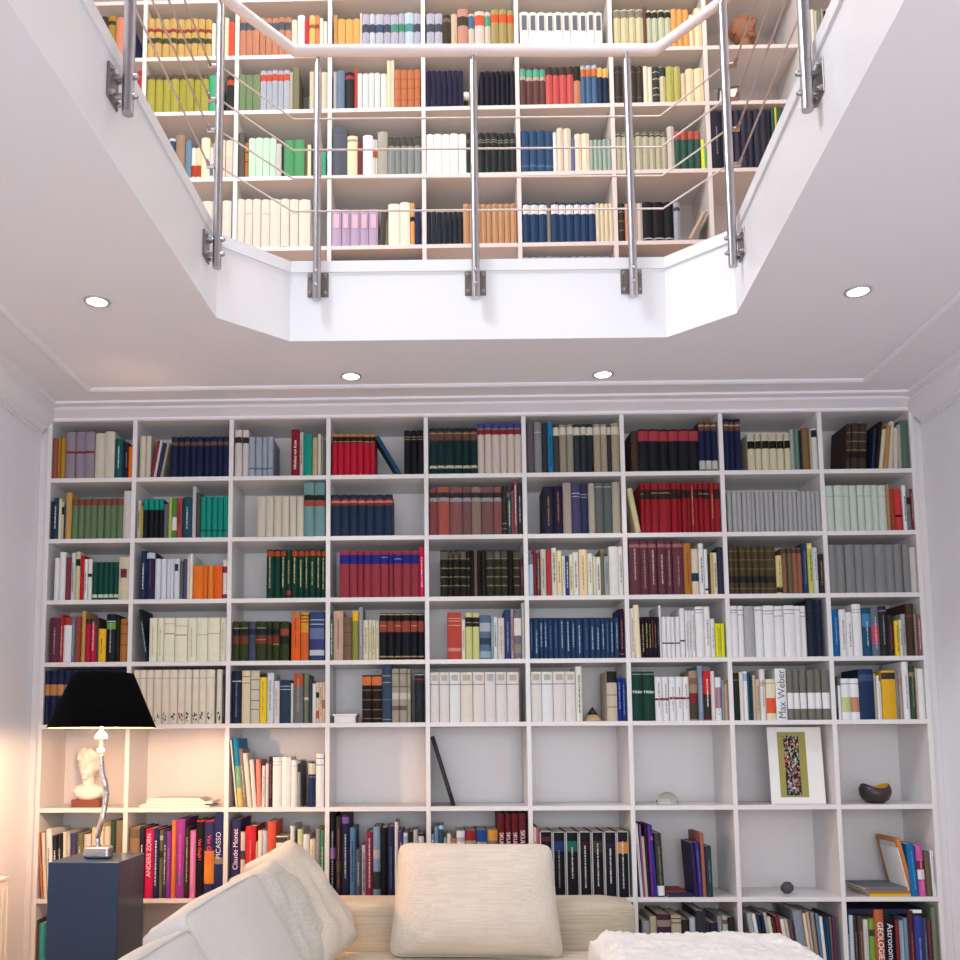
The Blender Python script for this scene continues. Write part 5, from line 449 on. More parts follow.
('U8',3,[(1,1.3605,0.0472,0.1818,'c9d',{'q':'0.0879,0.1566,ead'}),(0,1.4077,0.0403,0.1812,'c9d',{'q':'0.0874,0.156,ead'}),(1,1.4481,0.0474,0.1805,'c9d',{'q':'0.0867,0.1553,ead'}),(0,1.4954,0.0407,0.1799,'c9d',{'q':'0.0861,0.1547,ead'}),(1,1.5362,0.0458,0.1793,'c9d',{'q':'0.0855,0.1541,ead'}),(0,1.582,0.0324,0.1822,'665',{'a':0.087}),(0,1.6144,0.014,0.1832,'997'),(1,1.6285,0.0562,0.2076,'fed'),(1,1.6846,0.0486,0.2114,'fed'),(0,1.7332,0.0216,0.2088,'fb6',{'b':'0.1173,0.1401,334'}),(0,1.7548,0.0291,0.1855,'347'),]),
('U8',4,[(0,1.8105,0.0243,0.1756,'345',{'b':'0.1641,0.1756,cba'}),(0,1.8348,0.0236,0.1752,'345',{'b':'0.1638,0.1752,cba'}),(0,1.8583,0.0263,0.1748,'345',{'b':'0.1634,0.1748,cba'}),(0,1.8846,0.0277,0.1744,'345',{'b':'0.163,0.1744,cba'}),(0,1.9123,0.0219,0.1741,'345',{'b':'0.1627,0.1741,cba'}),(0,1.9342,0.0243,0.1738,'345',{'b':'0.1623,0.1738,cba'}),(0,1.9585,0.0248,0.1734,'345',{'b':'0.162,0.1734,cba'}),(0,1.9833,0.0305,0.1992,'da7',{'b':'0.1787,0.1821,b86'}),(0,2.0138,0.0301,0.1988,'da7',{'b':'0.1782,0.1816,b86'}),(0,2.0439,0.0242,0.1984,'da7',{'b':'0.1779,0.1813,b86'}),(0,2.0681,0.0249,0.1981,'da7',{'b':'0.1775,0.1809,b86'}),(0,2.093,0.0267,0.1977,'da7',{'b':'0.1771,0.1805,b86'}),(0,2.1197,0.0293,0.1972,'da7',{'b':'0.1767,0.1801,b86'}),(0,2.149,0.0292,0.1968,'da7',{'b':'0.1762,0.1797,b86'}),(0,2.1781,0.0276,0.1964,'da7',{'b':'0.1758,0.1793,b86'}),(0,2.2058,0.03,0.1959,'da7',{'b':'0.1754,0.1788,b86'}),]),
('U7',3,[(1,1.3605,0.0276,0.2766,'b66'),(1,1.3881,0.029,0.2762,'b66'),(1,1.4171,0.0275,0.2758,'b66'),(0,1.4445,0.0251,0.2755,'b66'),(1,1.4696,0.0281,0.2751,'b66'),(1,1.4977,0.028,0.2747,'b66'),(1,1.5256,0.0293,0.2744,'b66'),(0,1.5549,0.0245,0.274,'b66'),(0,1.5794,0.0235,0.2737,'b66'),(0,1.6029,0.0255,0.2734,'b66'),(0,1.6284,0.025,0.2731,'b66'),(0,1.6534,0.0258,0.2727,'b66'),(0,1.6792,0.0237,0.2724,'b66'),(0,1.7029,0.0272,0.2721,'b66'),(0,1.7301,0.026,0.2717,'b66'),(0,1.7561,0.025,0.2714,'b66'),]),
('U7',5,[(1,2.2605,0.0329,0.2805,'aac'),(1,2.2934,0.0382,0.28,'aac'),(1,2.3316,0.0339,0.2795,'aac'),(1,2.3656,0.0408,0.279,'aac'),(1,2.4064,0.0355,0.2785,'aac'),(1,2.4419,0.0411,0.278,'aac'),(1,2.483,0.0341,0.2775,'aac'),(1,2.5171,0.0365,0.277,'aac'),(1,2.5536,0.04,0.2765,'aac'),(1,2.5935,0.0376,0.276,'aac'),(1,2.6312,0.037,0.2755,'aac'),]),
('U7',6,[(0,2.8006,0.0267,0.2712,'99b'),(0,2.8273,0.0225,0.2709,'99b'),(0,2.8498,0.0266,0.2705,'99b'),(0,2.8764,0.0246,0.2702,'99b'),]),
('U9',7,[(1,3.1607,0.0537,0.2878,'335',{'t':'99a'}),(0,3.2144,0.0293,0.2962,'446',{'t':'aab'}),(0,3.2438,0.0288,0.2957,'446',{'t':'aab'}),(0,3.2726,0.0314,0.2951,'446',{'t':'aab'}),(0,3.3039,0.03,0.2946,'446',{'t':'aab'}),(0,3.3339,0.0305,0.2941,'446',{'t':'aab'}),(0,3.3644,0.0315,0.2935,'446',{'t':'aab'}),(0,3.3959,0.033,0.2929,'446',{'t':'aab'}),(0,3.4289,0.0206,0.2881,'224'),(0,3.4495,0.0165,0.3012,'376'),(0,3.4659,0.0123,0.3054,'ed4'),(0,3.4783,0.0329,0.3004,'376'),]),
('U11',8,[(0,3.6418,0.0176,0.1788,'bce'),(0,3.6594,0.0176,0.1785,'eed'),(0,3.6771,0.0157,0.1728,'dcb'),(0,3.6927,0.0157,0.1778,'8a9'),(0,3.7084,0.0137,0.1829,'c9a'),(0,3.7221,0.0117,0.1719,'334'),(0,3.7339,0.0157,0.1823,'ddd'),(0,3.7495,0.0176,0.1712,'99b'),]),
]

ROWZ = {'L0': 2.4191, 'L1': 2.1336, 'L2': 1.8497, 'L3': 1.5644, 'L4': 1.2828, 'L5': 0.9111, 'L6': 0.5152, 'L7': 0.115, 'U7': 3.177, 'U8': 3.5269, 'U9': 3.8801, 'U10': 4.2186, 'U11': 4.502}
def cname(h):
    import colorsys
    r, g, b = [int(c, 16) / 15 for c in h]; H, L, S = colorsys.rgb_to_hls(r, g, b); H *= 360; v = max(r, g, b); s = (v - min(r, g, b)) / max(v, .01)
    if s < .14 or (v < .24): return 'black' if v < .24 else 'charcoal' if v < .37 else 'dark grey' if v < .5 else 'grey' if v < .72 else 'light grey' if v < .85 else 'white'
    pre = 'dark ' if v < .45 else 'pale ' if (s < .3 and v > .7) else ''
    if H < 14 or H >= 345: n = 'red' if s > .5 else 'dusty pink' if v > .55 else 'maroon'
    elif H < 42: n = 'orange' if (s > .6 and v > .8) else 'cream' if (s < .3 and v > .78) else 'tan' if v > .55 else 'brown'
    elif H < 68: n = 'yellow' if s > .55 and v > .6 else 'cream' if v > .78 else 'olive'
    elif H < 160: n = 'green'
    elif H < 195: n = 'teal'
    elif H < 245: n = 'blue' if v > .35 else 'navy'; pre = '' if n == 'navy' else pre
    elif H < 290: n = 'purple'
    else: n = 'pink' if v > .6 else 'plum'
    if n in ('maroon', 'brown', 'tan', 'cream', 'dusty pink', 'plum'): pre = ''
    return pre + n
ORD = 'first second third fourth fifth sixth seventh eighth ninth tenth eleventh twelfth thirteenth fourteenth fifteenth sixteenth seventeenth eighteenth nineteenth twentieth'.split()
def book_mesh(bm, lay, w, h, dep, col, bands, txt, edge, mtx, rnd, flat=False, detail=True, motif=None, patch=None):
    """hardback / paperback volume, spine towards -Y, standing on z=0, x from 0 to w"""
    base = bookcol(col); g = min(.0012, w * .05)
    pages = srgb((.88, .84, .76)); 
    def face(vs, c, sm=False):
        f = bm.faces.new([bm.verts.new(mtx @ Vector(v)) for v in vs]); f.smooth = sm
        for l in f.loops: l[lay] = c
    rnd_sp = min(.008, w * .3) if not flat else .0006
    n = 4 if detail else 2
    arc = [(g + (w - 2 * g) * i / n, -rnd_sp * math.sin(math.pi * i / n)) for i in range(n + 1)]
    zc = [0.0]
    bs = []
    for z0, z1, c in bands:
        bs.append((z0, z1, bookcol(c)))
    cuts = sorted(set([0.0, h] + [min(max(z, 0), h) for b in bs for z in b[:2]]))
    cuts = [z for i, z in enumerate(cuts) if i == 0 or z - cuts[i - 1] > .0003]
    for za, zb in zip(cuts, cuts[1:]):
        zm = (za + zb) / 2; c = base
        for b in bs:
            if b[0] <= zm <= b[1]: c = b[2]
        for (xa, ya), (xb, yb) in zip(arc, arc[1:]):
            face([(xa, ya, za), (xb, yb, za), (xb, yb, zb), (xa, ya, zb)], c if not edge else c)
    # cover boards
    t = min(.0022, w * .18)
    for xa, xb, s in ((g, g + t, 1), (w - g - t, w - g, -1)):
        face([(xa, 0, 0), (xa, 0, h), (xa, dep, h), (xa, dep, 0)] if s == 1 else [(xb, 0, 0), (xb, dep, 0), (xb, dep, h), (xb, 0, h)], base)
        face([(xa, 0, h), (xb, 0, h), (xb, dep, h), (xa, dep, h)], base)
        face([(xa, 0, 0), (xa, dep, 0), (xb, dep, 0), (xb, 0, 0)], base)
        face([(xa, dep, 0), (xa, dep, h), (xb, dep, h), (xb, dep, 0)], base)
        xi = xb if s == 1 else xa
        face([(xi, 0, 0), (xi, dep, 0), (xi, dep, h), (xi, 0, h)], base)
    # spine top cap, then pages a little lower
    face([(x, y, h) for x, y in arc] + [(w - g - t, .004, h), (g + t, .004, h)], base)
    hp = h - .003
    face([(g + t, .004, hp), (w - g - t, .004, hp), (w - g - t, dep - .003, hp), (g + t, dep - .003, hp)], pages)
    face([(g + t, .004, hp), (g + t, .004, h), (w - g - t, .004, h), (w - g - t, .004, hp)], base)
    face([(g + t, .0, .003), (g + t, dep - .003, .003), (w - g - t, dep - .003, .003), (w - g - t, 0, .003)], pages)
    face([(g + t, dep - .003, .003), (g + t, dep - .003, hp), (w - g - t, dep - .003, hp), (w - g - t, dep - .003, .003)], pages)
    if edge:
        ce = bookcol(edge); e = w * .1
        for xa, xb in ((g, g + e), (w - g - e * .6, w - g)):
            face([(xa, -rnd_sp - .0005, 0), (xb, -rnd_sp - .0005, 0), (xb, -rnd_sp - .0005, h), (xa, -rnd_sp - .0005, h)], ce)
        face([(g, -rnd_sp - .0005, h * .985), (w - g, -rnd_sp - .0005, h * .985), (w - g, -rnd_sp - .0005, h), (g, -rnd_sp - .0005, h)], ce)
    for z0_, z1_, c_ in (patch or []):
        yy = -rnd_sp - .0004; cc_ = bookcol(c_)
        face([(w * .22, yy, z0_), (w * .78, yy, z0_), (w * .78, yy, z1_), (w * .22, yy, z1_)], cc_)
    if motif:
        cm = bookcol(motif)
        for k_ in range(9):
            xx = rnd.uniform(.25, .75) * w; zz_ = h * rnd.uniform(.05, .2); q = rnd.uniform(.0015, .0045); yy = -rnd_sp - .0006 - k_ * 1e-5
            face([(xx - q, yy, zz_), (xx, yy, zz_ - q * 1.5), (xx + q * .8, yy, zz_ + .2 * q), (xx - .2 * q, yy, zz_ + q * 1.6)], cm)
    if txt and detail:
        ct = bookcol(txt); z = h * rnd.uniform(.12, .3); zend = h * rnd.uniform(.7, .9); tw = min(w * .3, .006); xc = w / 2; yy = -rnd_sp - .0004
        while z < zend:
            l = rnd.uniform(.0018, .0055)
            face([(xc - tw / 2, yy, z), (xc + tw / 2, yy, z), (xc + tw / 2 * rnd.uniform(.6, 1), yy, z + l), (xc - tw / 2, yy, z + l)], ct)
            z += l + rnd.choice((.0012, .0012, .004))
def spine_text(parent, s, w, h, col, kind):
    cu = bpy.data.curves.new('title_lettering', 'FONT'); cu.body = s; cu.align_x = 'CENTER'; cu.align_y = 'CENTER'; cu.size = .02
    m = MTXT.get(col)
    if m is None: m = MTXT[col] = mat('lettering_' + col, srgb(col, 1.1), .6)
    o = bpy.data.objects.new('title_lettering', cu); C.objects.link(o); cu.materials.append(m)
    bpy.context.view_layer.update(); dx, dy = max(o.dimensions.x, .001), max(o.dimensions.y, .001)
    me = bpy.data.meshes.new_from_object(o.evaluated_get(bpy.context.evaluated_depsgraph_get())); bpy.data.objects.remove(o)
    o = newobj('title_lettering', me, None, parent)
    yy = -min(.008, w * .3) - .0006; down = s in ('SKULPTUR', 'Van Gogh I', 'Van Gogh II', 'GEOLOGIE', 'Astronomie')
    if kind == 'H':
        k = w * .86 / dx; mt = Matrix.Translation((w / 2, yy, h * .585)) @ Matrix.Rotation(R(90), 4, 'X') @ Matrix.Scale(k, 4)
    elif kind == 'W2': k = h * .28 / dx; k = min(k, w * .6 / dy); mt = Matrix.Translation((w / 2, yy, h * .75)) @ Matrix.Rotation(R(90), 4, 'X') @ Matrix.Rotation(R(90), 4, 'Z') @ Matrix.Scale(k, 4)
    else:
        k = min(h * .62 / dx, w * .52 / dy); sx_ = 1.0
        if s == 'Max Weber': k = w * .62 / dy
        if s in ('SKULPTUR', 'GEOLOGIE', 'Astronomie'): k = min(h * .7 / dx, w * .55 / dy)
        zc = h * (.62 if s != 'Nikolaus von Kues' else .45)
        if k * dx > h * .7: zc = h * .5
        mt = Matrix.Translation((w / 2, yy, zc)) @ Matrix.Rotation(R(90), 4, 'X') @ Matrix.Rotation(R(-90 if down else 90), 4, 'Z') @ Matrix.Scale(k, 4)
    me.transform(mt)
    return o
MTXT = {}
def plist(ex):
    return [(float(a), float(b), c_) for a, b, c_ in (q.split(',') for q in ex['q'].split('|'))] if 'q' in ex else []
rnd = random.Random(11)
rest = bmesh.new(); rest_lay = rest.loops.layers.float_color.new('Col')
for rk, c, items in BOOKS:
    z0 = ROWZ[rk]; low = rk[0] == 'L'
    if low: rown = 'in the %s shelf row of the lower bookcase' % ['topmost', 'second', 'third', 'fourth', 'fifth', 'sixth', 'seventh', 'lowest'][int(rk[1:])]
    else: rown = 'on the gallery shelves, %s visible row' % {'7': 'lowest', '8': 'second lowest', '9': 'middle', '10': 'second', '11': 'uppermost'}[rk[1:]]
    cn = ORD[c]
    for i, it in enumerate(items):
        ind, x, w, h, col = it[:5]; ex = it[5] if len(it) > 5 else {}
        bands = []
        if 'b' in ex:
            for q in ex['b'].split('|'):
                a, b, cc = q.split(','); bands.append((float(a), float(b), cc))
        ang = ex.get('a', 0.0); dep = rnd.uniform(.15, .19) if h < .26 else rnd.uniform(.19, .24)
        y = .006 + rnd.uniform(0, .008)
        L, wd = h, w
        if ang:
            L = h / math.cos(ang) - w * abs(math.sin(ang)); wd = min(w * math.cos(ang), w)
        px = x if ang <= 0 else x + w
        mt = Matrix.Translation((px, y, z0 + .0005)) @ Matrix.Rotation(ang, 4, 'Y') @ (Matrix() if ang <= 0 else Matrix.Translation((-wd, 0, 0)))
        if ind:
            bm = bmesh.new(); lay = bm.loops.layers.float_color.new('Col')
            book_mesh(bm, lay, wd, L, dep, col, bands, ex.get('t'), ex.get('e'), Matrix(), rnd, motif=ex.get('m'), patch=plist(ex))
            me = bpy.data.meshes.new('book'); bm.to_mesh(me); bm.free()
            o = newobj('book', me, M['book']); o.matrix_world = mt
            desc = []
            if ang: desc.append('leaning')
            desc.append('thin' if w < .022 else 'thick' if w > .05 else '')
            desc.append(cname(col)); desc.append('book')
            n1 = ' '.join(d for d in desc if d)
            if bands and bands[0][1] - bands[0][0] > .008 and cname(bands[0][2]) != cname(col): n1 += ', %s label' % cname(bands[0][2])
            if low: lab = '%s, %s from left, %s column, %s row, lower bookcase' % (n1, ORD[i], cn, ['top', 'second', 'third', 'fourth', 'fifth', 'sixth', 'seventh', 'bottom'][int(rk[1:])])
            else: lab = '%s, %s from left, %s column, %s row, gallery shelves' % (n1, ORD[i], cn, {'7': 'lowest', '8': 'second-lowest', '9': 'middle', '10': 'second', '11': 'uppermost'}[rk[1:]])
            tag(o, lab, 'book', 'books %s' % rown)
            if 'W' in ex: spine_text(o, ex['W'][1], wd, L, ex['W'][2], ex['W'][0])
        else:
            book_mesh(rest, rest_lay, wd, L, dep, col, bands, ex.get('t'), ex.get('e'), mt, rnd, detail=low, motif=ex.get('m'), patch=plist(ex))
me = bpy.data.meshes.new('books'); rest.to_mesh(me); rest.free()
o = newobj('books', me, M['book']); o['kind'] = 'stuff'
tag(o, 'the many smaller and farther books filling the shelves of both bookcases', 'books')
# ---------------- railing round the opening ----------------
HZ = 3.904
rail = tag(empty('railing', (2.0, -.765, 2.885)), 'steel post and cable railing with white tube handrail round the ceiling opening', 'railing')
rinv = Matrix.Translation((-2.0, .765, -2.885))
def radd(mb, nm, m, par=None):
    bmesh.ops.transform(mb.bm, matrix=rinv, verts=mb.bm.verts); return mb.build(nm, m, par or rail)
hp = [(.93, -3.15), (1.066, -1.09), (1.302, -.790), (2.722, -.752), (2.918, -1.005), (2.76, -3.15), (2.54, -3.34), (1.16, -3.34)]
radd(MB().tube([(x, y, HZ) for x, y in hp], .0205, 16, closed=True), 'handrail', M['rail'])
def face_x(y, left): return 1.034 - .0608 * (-.945 - y) + .012 if left else 2.956 - .0742 * (-.914 - y) - .012
def face_y(x): return -.722 + .015 * (x - 1.278) / 1.464 - .012
posts = [(1.392, -.778, 0, -1), (2.003, -.772, 0, -1), (2.606, -.765, 0, -1), (1.080, -1.090, 1, 0), (2.897, -1.040, -1, 0), (1.033, -1.915, 1, 0), (2.836, -1.875, -1, 0), (.995, -2.78, 1, 0), (2.755, -2.7, -1, 0)]
for px, py, nx, ny in posts:
    wp = face_y(px) if ny else face_x(py, nx > 0)
    zo = .0 if ny else -.028
    p = radd(MB().cyl((px, py, 2.885 + zo), (px, py, 3.855), .0155, n=20), 'post', M['steel'])
    radd(MB().cyl((px, py, 3.855), (px, py, 3.895), .006, n=12), 'pin', M['steel'], p)
    mb = MB(); zb = 2.915 + zo
    if ny: mb.box(px - .041, px + .041, wp - .008, wp, zb, zb + .097, .002)
    else:
        a, b = (wp, wp + .008) if nx > 0 else (wp - .008, wp)
        mb.box(a, b, py - .036, py + .036, zb, zb + .097, .002)
    pl = radd(mb, 'base_plate', M['steel_dk'], p)
    d = Vector((nx, ny, 0))
    for s in (-1, 1):
        for z in (zb + .015, zb + .082):
            bt = MB()
            if ny: q = Vector((px + s * .030, wp - .008, z))
            else: q = Vector((wp + nx * .008, py + s * .027, z))
            bt.cyl(q, q + d * .008, .0075, n=6); bt.ell(q + d * .009, (.005, .005, .005), 8); radd(bt, 'bolt', M['steel'], p)
    gap = abs(py - wp) if ny else abs(px - wp)
    for z in (zb + .020, zb + .075):
        bt = MB(); q = Vector((px, wp, z)) if ny else Vector((wp, py, z))
        bt.cyl(q + d * .006, q + d * (gap + .020), .008, n=12); bt.ell(q + d * (gap + .021), (.008, .008, .008), 10)
        radd(bt, 'standoff', M['steel'], p)
for z in (3.617, 3.489, 3.371, 3.237):
    for path in ([(.957, -3.15), (1.046, -1.095)], [(1.080, -1.090), (1.300, -.790), (2.728, -.765), (2.897, -1.040)], [(2.931, -1.045), (2.785, -3.15)]):
        radd(MB().tube([(x, y, z) for x, y in path], .0034, 8), 'cable', M['cable'])
    for px, py, s in ((1.080, -1.090, -1), (2.897, -1.040, 1)):
        cl = MB(); cl.cyl((px + s * .012, py, z), (px + s * .042, py, z), .0085, n=14)
        q = radd(cl, 'cable_clamp', M['steel'])
        radd(MB().cyl((px + s * .034, py - .008, z), (px + s * .033, py - .036, z), .0058, n=10), 'cable_sleeve', M['steel'])

# ---------------- ceiling downlights ----------------
for (x, y), lb_ in zip([(.661, -1.095), (1.488, -.377), (2.555, -.359), (3.309, -1.08)], ['lit round recessed downlight in the ceiling left of the opening', 'lit recessed downlight above the bookcase, left of centre, beside the opening edge', 'lit recessed downlight above the bookcase, right of centre, beside the opening edge', 'lit round recessed downlight in the ceiling right of the opening']):
    d = tag(empty('downlight', (x, y, CZ)), lb_, 'ceiling light', 'recessed downlights in the white ceiling')
    MB().lathe([(.034, -.001), (.036, -.006), (.044, -.005), (.046, 0), (.034, 0)], closed=True).build('trim_ring', M['ring'], d)
    MB().lathe([(0, -.0035), (.030, -.0035), (.0335, -.001), (.0335, -.0002), (0, -.0002)]).build('lamp_disc', M['lamp_on'], d)
    light('downlight_beam', 'SPOT', (x, y, CZ - .02), 7, (1.0, .93, .84), .03, rot=(0, 0, 0), spot=95)

# ---------------- cushions ----------------
def cushion_mesh(w, h, t, p=2.6, pinch=.05, seed=0, n=30, wav=.006, sag=0.0, rc=9):
    bm = bmesh.new(); top, bot = {}, {}
    for i in range(n + 1):
        for j in range(n + 1):
            u = math.sin((i / n - .5) * math.pi); v = math.sin((j / n - .5) * math.pi)
            cr_ = max(abs(u), abs(v)) / max(1e-6, (abs(u) ** rc + abs(v) ** rc) ** (1 / rc)) if (u or v) else 1
            X = u * w / 2 * (1 - pinch * (1 - v * v)) * cr_; Z = v * h / 2 * (1 - pinch * (1 - u * u)) * cr_
            k = max(0, (1 - abs(u) ** p)) ** .5 * max(0, (1 - abs(v) ** p)) ** .5
            nz = noise.noise(Vector((u * 1.7 + seed, v * 1.7, seed * 3.1))) * wav * 2 + noise.noise(Vector((u * 5 + seed, v * 4, 1.3))) * wav
            Y = t / 2 * k * (1 + sag * (-v)); edge = i in (0, n) or j in (0, n)
            top[i, j] = bm.verts.new((X, -Y - nz * k, Z))
            bot[i, j] = top[i, j] if edge else bm.verts.new((X, Y + nz * k * .5, Z))
    for i in range(n):
        for j in range(n):
            for D, r in ((top, 0), (bot, 1)):
                q = [D[i, j], D[i + 1, j], D[i + 1, j + 1], D[i, j + 1]]
                try: f = bm.faces.new(q[::-1] if r else q); f.smooth = True
                except ValueError: pass
    bmesh.ops.recalc_face_normals(bm, faces=bm.faces)
    out = []
    for i in range(n): out.append(top[i, 0].co.copy())
    for j in range(n): out.append(top[n, j].co.copy())
    for i in range(n, 0, -1): out.append(top[i, n].co.copy())
    for j in range(n, 0, -1): out.append(top[0, j].co.copy())
    return bm, out
def box_cushion_mesh(w, h, t, r=.05, seed=0, wav=.008, bulge=.03):
    """upholstered block cushion, soft edges"""
    bm = bmesh.new(); bmesh.ops.create_cube(bm, size=1)
    bmesh.ops.subdivide_edges(bm, edges=bm.edges, cuts=13, use_grid_fill=True)
    for v in bm.verts:
        p = v.co * 2; s = Vector((p.x * w / 2, p.y * t / 2, p.z * h / 2))
        inner = Vector((max(-w / 2 + r, min(w / 2 - r, s.x)), max(-t / 2 + r, min(t / 2 - r, s.y)), max(-h / 2 + r, min(h / 2 - r, s.z))))
        d = s - inner
        if d.length > 1e-6: s = inner + d.normalized() * r
        bu = (1 - p.x ** 2) * (1 - p.z ** 2); s.y += bulge * bu * (1 if p.y > 0 else -1) * abs(p.y)
        s.z += .5 * bulge * (1 - p.x ** 2) * (1 - p.y ** 2) * p.z
        s += Vector((noise.noise(s * 4 + Vector((seed, 0, 0))), noise.noise(s * 5 + Vector((0, seed, 9))), noise.noise(s * 4 + Vector((3, 0, seed))))) * wav
        v.co = s
    for f in bm.faces: f.smooth = True
    return bm
def place_bm(bm, name, m, loc, rot, parent=None):
    me = bpy.data.meshes.new(name); bm.to_mesh(me); bm.free(); o = newobj(name, me, m, parent); o.location = loc; o.rotation_euler = rot; return o

# ---------------- sofa ----------------
sofa = tag(empty('sofa', (1.7, -1.1, 0)), 'low beige slub-weave corner sofa in front of the bookcase', 'sofa')
def sadd(bm, nm, m, loc, rot=(0, 0, 0)):
    return place_bm(bm, nm, m, Vector(loc) - Vector((1.7, -1.1, 0)), rot, sofa)
sadd(box_cushion_mesh(1.58, .36, .20, .035, 1, .004, .008), 'backrest', M['sofa'], (1.812, -.40, .398))
sadd(box_cushion_mesh(1.56, .175, 1.05, .04, 2, .002, .0), 'base', M['sofa'], (1.815, -.83, .167))
sadd(box_cushion_mesh(1.42, .14, .84, .045, 3, .004, .0), 'seat_cushion', M['seatfab'], (1.84, -.925, .338))
sadd(box_cushion_mesh(1.9, .34, .16, .035, 4, .004, .008), 'side_backrest', M['sofa'], (.955, -1.50, .335), (0, 0, R(90)))
sadd(box_cushion_mesh(1.2, .12, .60, .04, 5, .002, .0), 'base', M['sofa'], (1.34, -1.96, .14), (0, 0, R(90)))
sadd(box_cushion_mesh(1.1, .14, .60, .045, 6, .004, .0), 'seat_cushion', M['seatfab'], (1.35, -1.91, .27), (0, 0, R(90)))
for x, y in ((1.08, -.42), (2.52, -.42), (2.52, -1.28), (.96, -2.4), (1.6, -2.4)):
    sadd(MB().cyl((0, 0, 0), (0, 0, .08), .02, n=12).bm, 'leg', M['steel'], (x, y, 0))

# big cushion on the sofa, upright against the low back
def big_cushion():
    bm, out = cushion_mesh(.625, .420, .18, 4.5, .02, 5, 30, .007, .1, 14)
    for v in bm.verts: v.co.x *= 1 - .055 * (v.co.z / .21 + 1) / 2 * 1.6 + .02
    out = [Vector((q.x * (1 - .055 * (q.z / .21 + 1) / 2 * 1.6 + .02), q.y, q.z)) for q in out]
    o = place_bm(bm, 'cushion', M['cush'], (1.980, -.605, .608), (R(-20), R(.8), 0))
    MB().tube(out, .0035, 6, closed=True).build('piping', M['cush'], o)
    return tag(o, 'large cream slub cushion standing alone in the middle of the sofa', 'cushion', 'cushions on the corner sofa')
big_cushion()
def side_cushion(kind, w, h, t, loc, rot, m, label, seed):
    if kind == 'box':
        rr_ = .034
        o = place_bm(box_cushion_mesh(w, h, t, rr_, seed, .006, .03), 'cushion', m, loc, rot)
        e_ = rr_ * .29; rc_ = rr_ * .8
        for yy in (-(t / 2 - e_), t / 2 - e_):
            pts = []
            for sx, sz, a0 in ((1, 1, 0), (-1, 1, 90), (-1, -1, 180), (1, -1, 270)):
                for k in range(5):
                    an = R(a0 + k * 22.5); pts.append((sx * (w / 2 - e_ - rc_) + rc_ * math.cos(an), yy, sz * (h / 2 - e_ - rc_) + rc_ * math.sin(an)))
            fine = []
            for i in range(len(pts)):
                p, q = Vector(pts[i]), Vector(pts[(i + 1) % len(pts)])
                for k in range(6 if (q - p).length > .1 else 1):
                    v = p.lerp(q, k / 6); px_, pz_ = v.x / (w / 2), v.z / (h / 2)
                    v.z += .5 * .03 * (1 - px_ ** 2) * (1 - .64) * (1 if v.z > 0 else -1)
                    fine.append(v)
            MB().tube(fine, .0042, 8, closed=True).build('piping', m, o)
    else:
        bm, out = cushion_mesh(w, h, t, 2.8, .045, seed, 30, .010)
        o = place_bm(bm, 'cushion', m, loc, rot); MB().tube(out, .003, 6, closed=True).build('piping', m, o)
    return tag(o, label, 'cushion', 'cushions on the corner sofa')
side_cushion('soft', .40, .46, .16, (1.350, -.745, .618), (R(-35), R(-9), R(72)), M['cushY'], 'plain beige cushion in the sofa corner, farthest back of the left row', 21)
side_cushion('soft', .40, .43, .16, (1.305, -.945, .590), (R(-30), R(-6), R(76)), M['ribbed'], 'greyish ribbed-weave cushion between the plain beige and the large pale one', 22)
side_cushion('box', .62, .40, .15, (1.235, -1.38, .556), (R(-29), R(-3), R(82)), M['side'], 'large pale piped back cushion in the middle of the left row', 23)
side_cushion('box', .56, .40, .15, (1.205, -2.02, .515), (R(-29), R(-2), R(84)), M['side'], 'pale piped back cushion nearest the camera at the bottom left', 24)


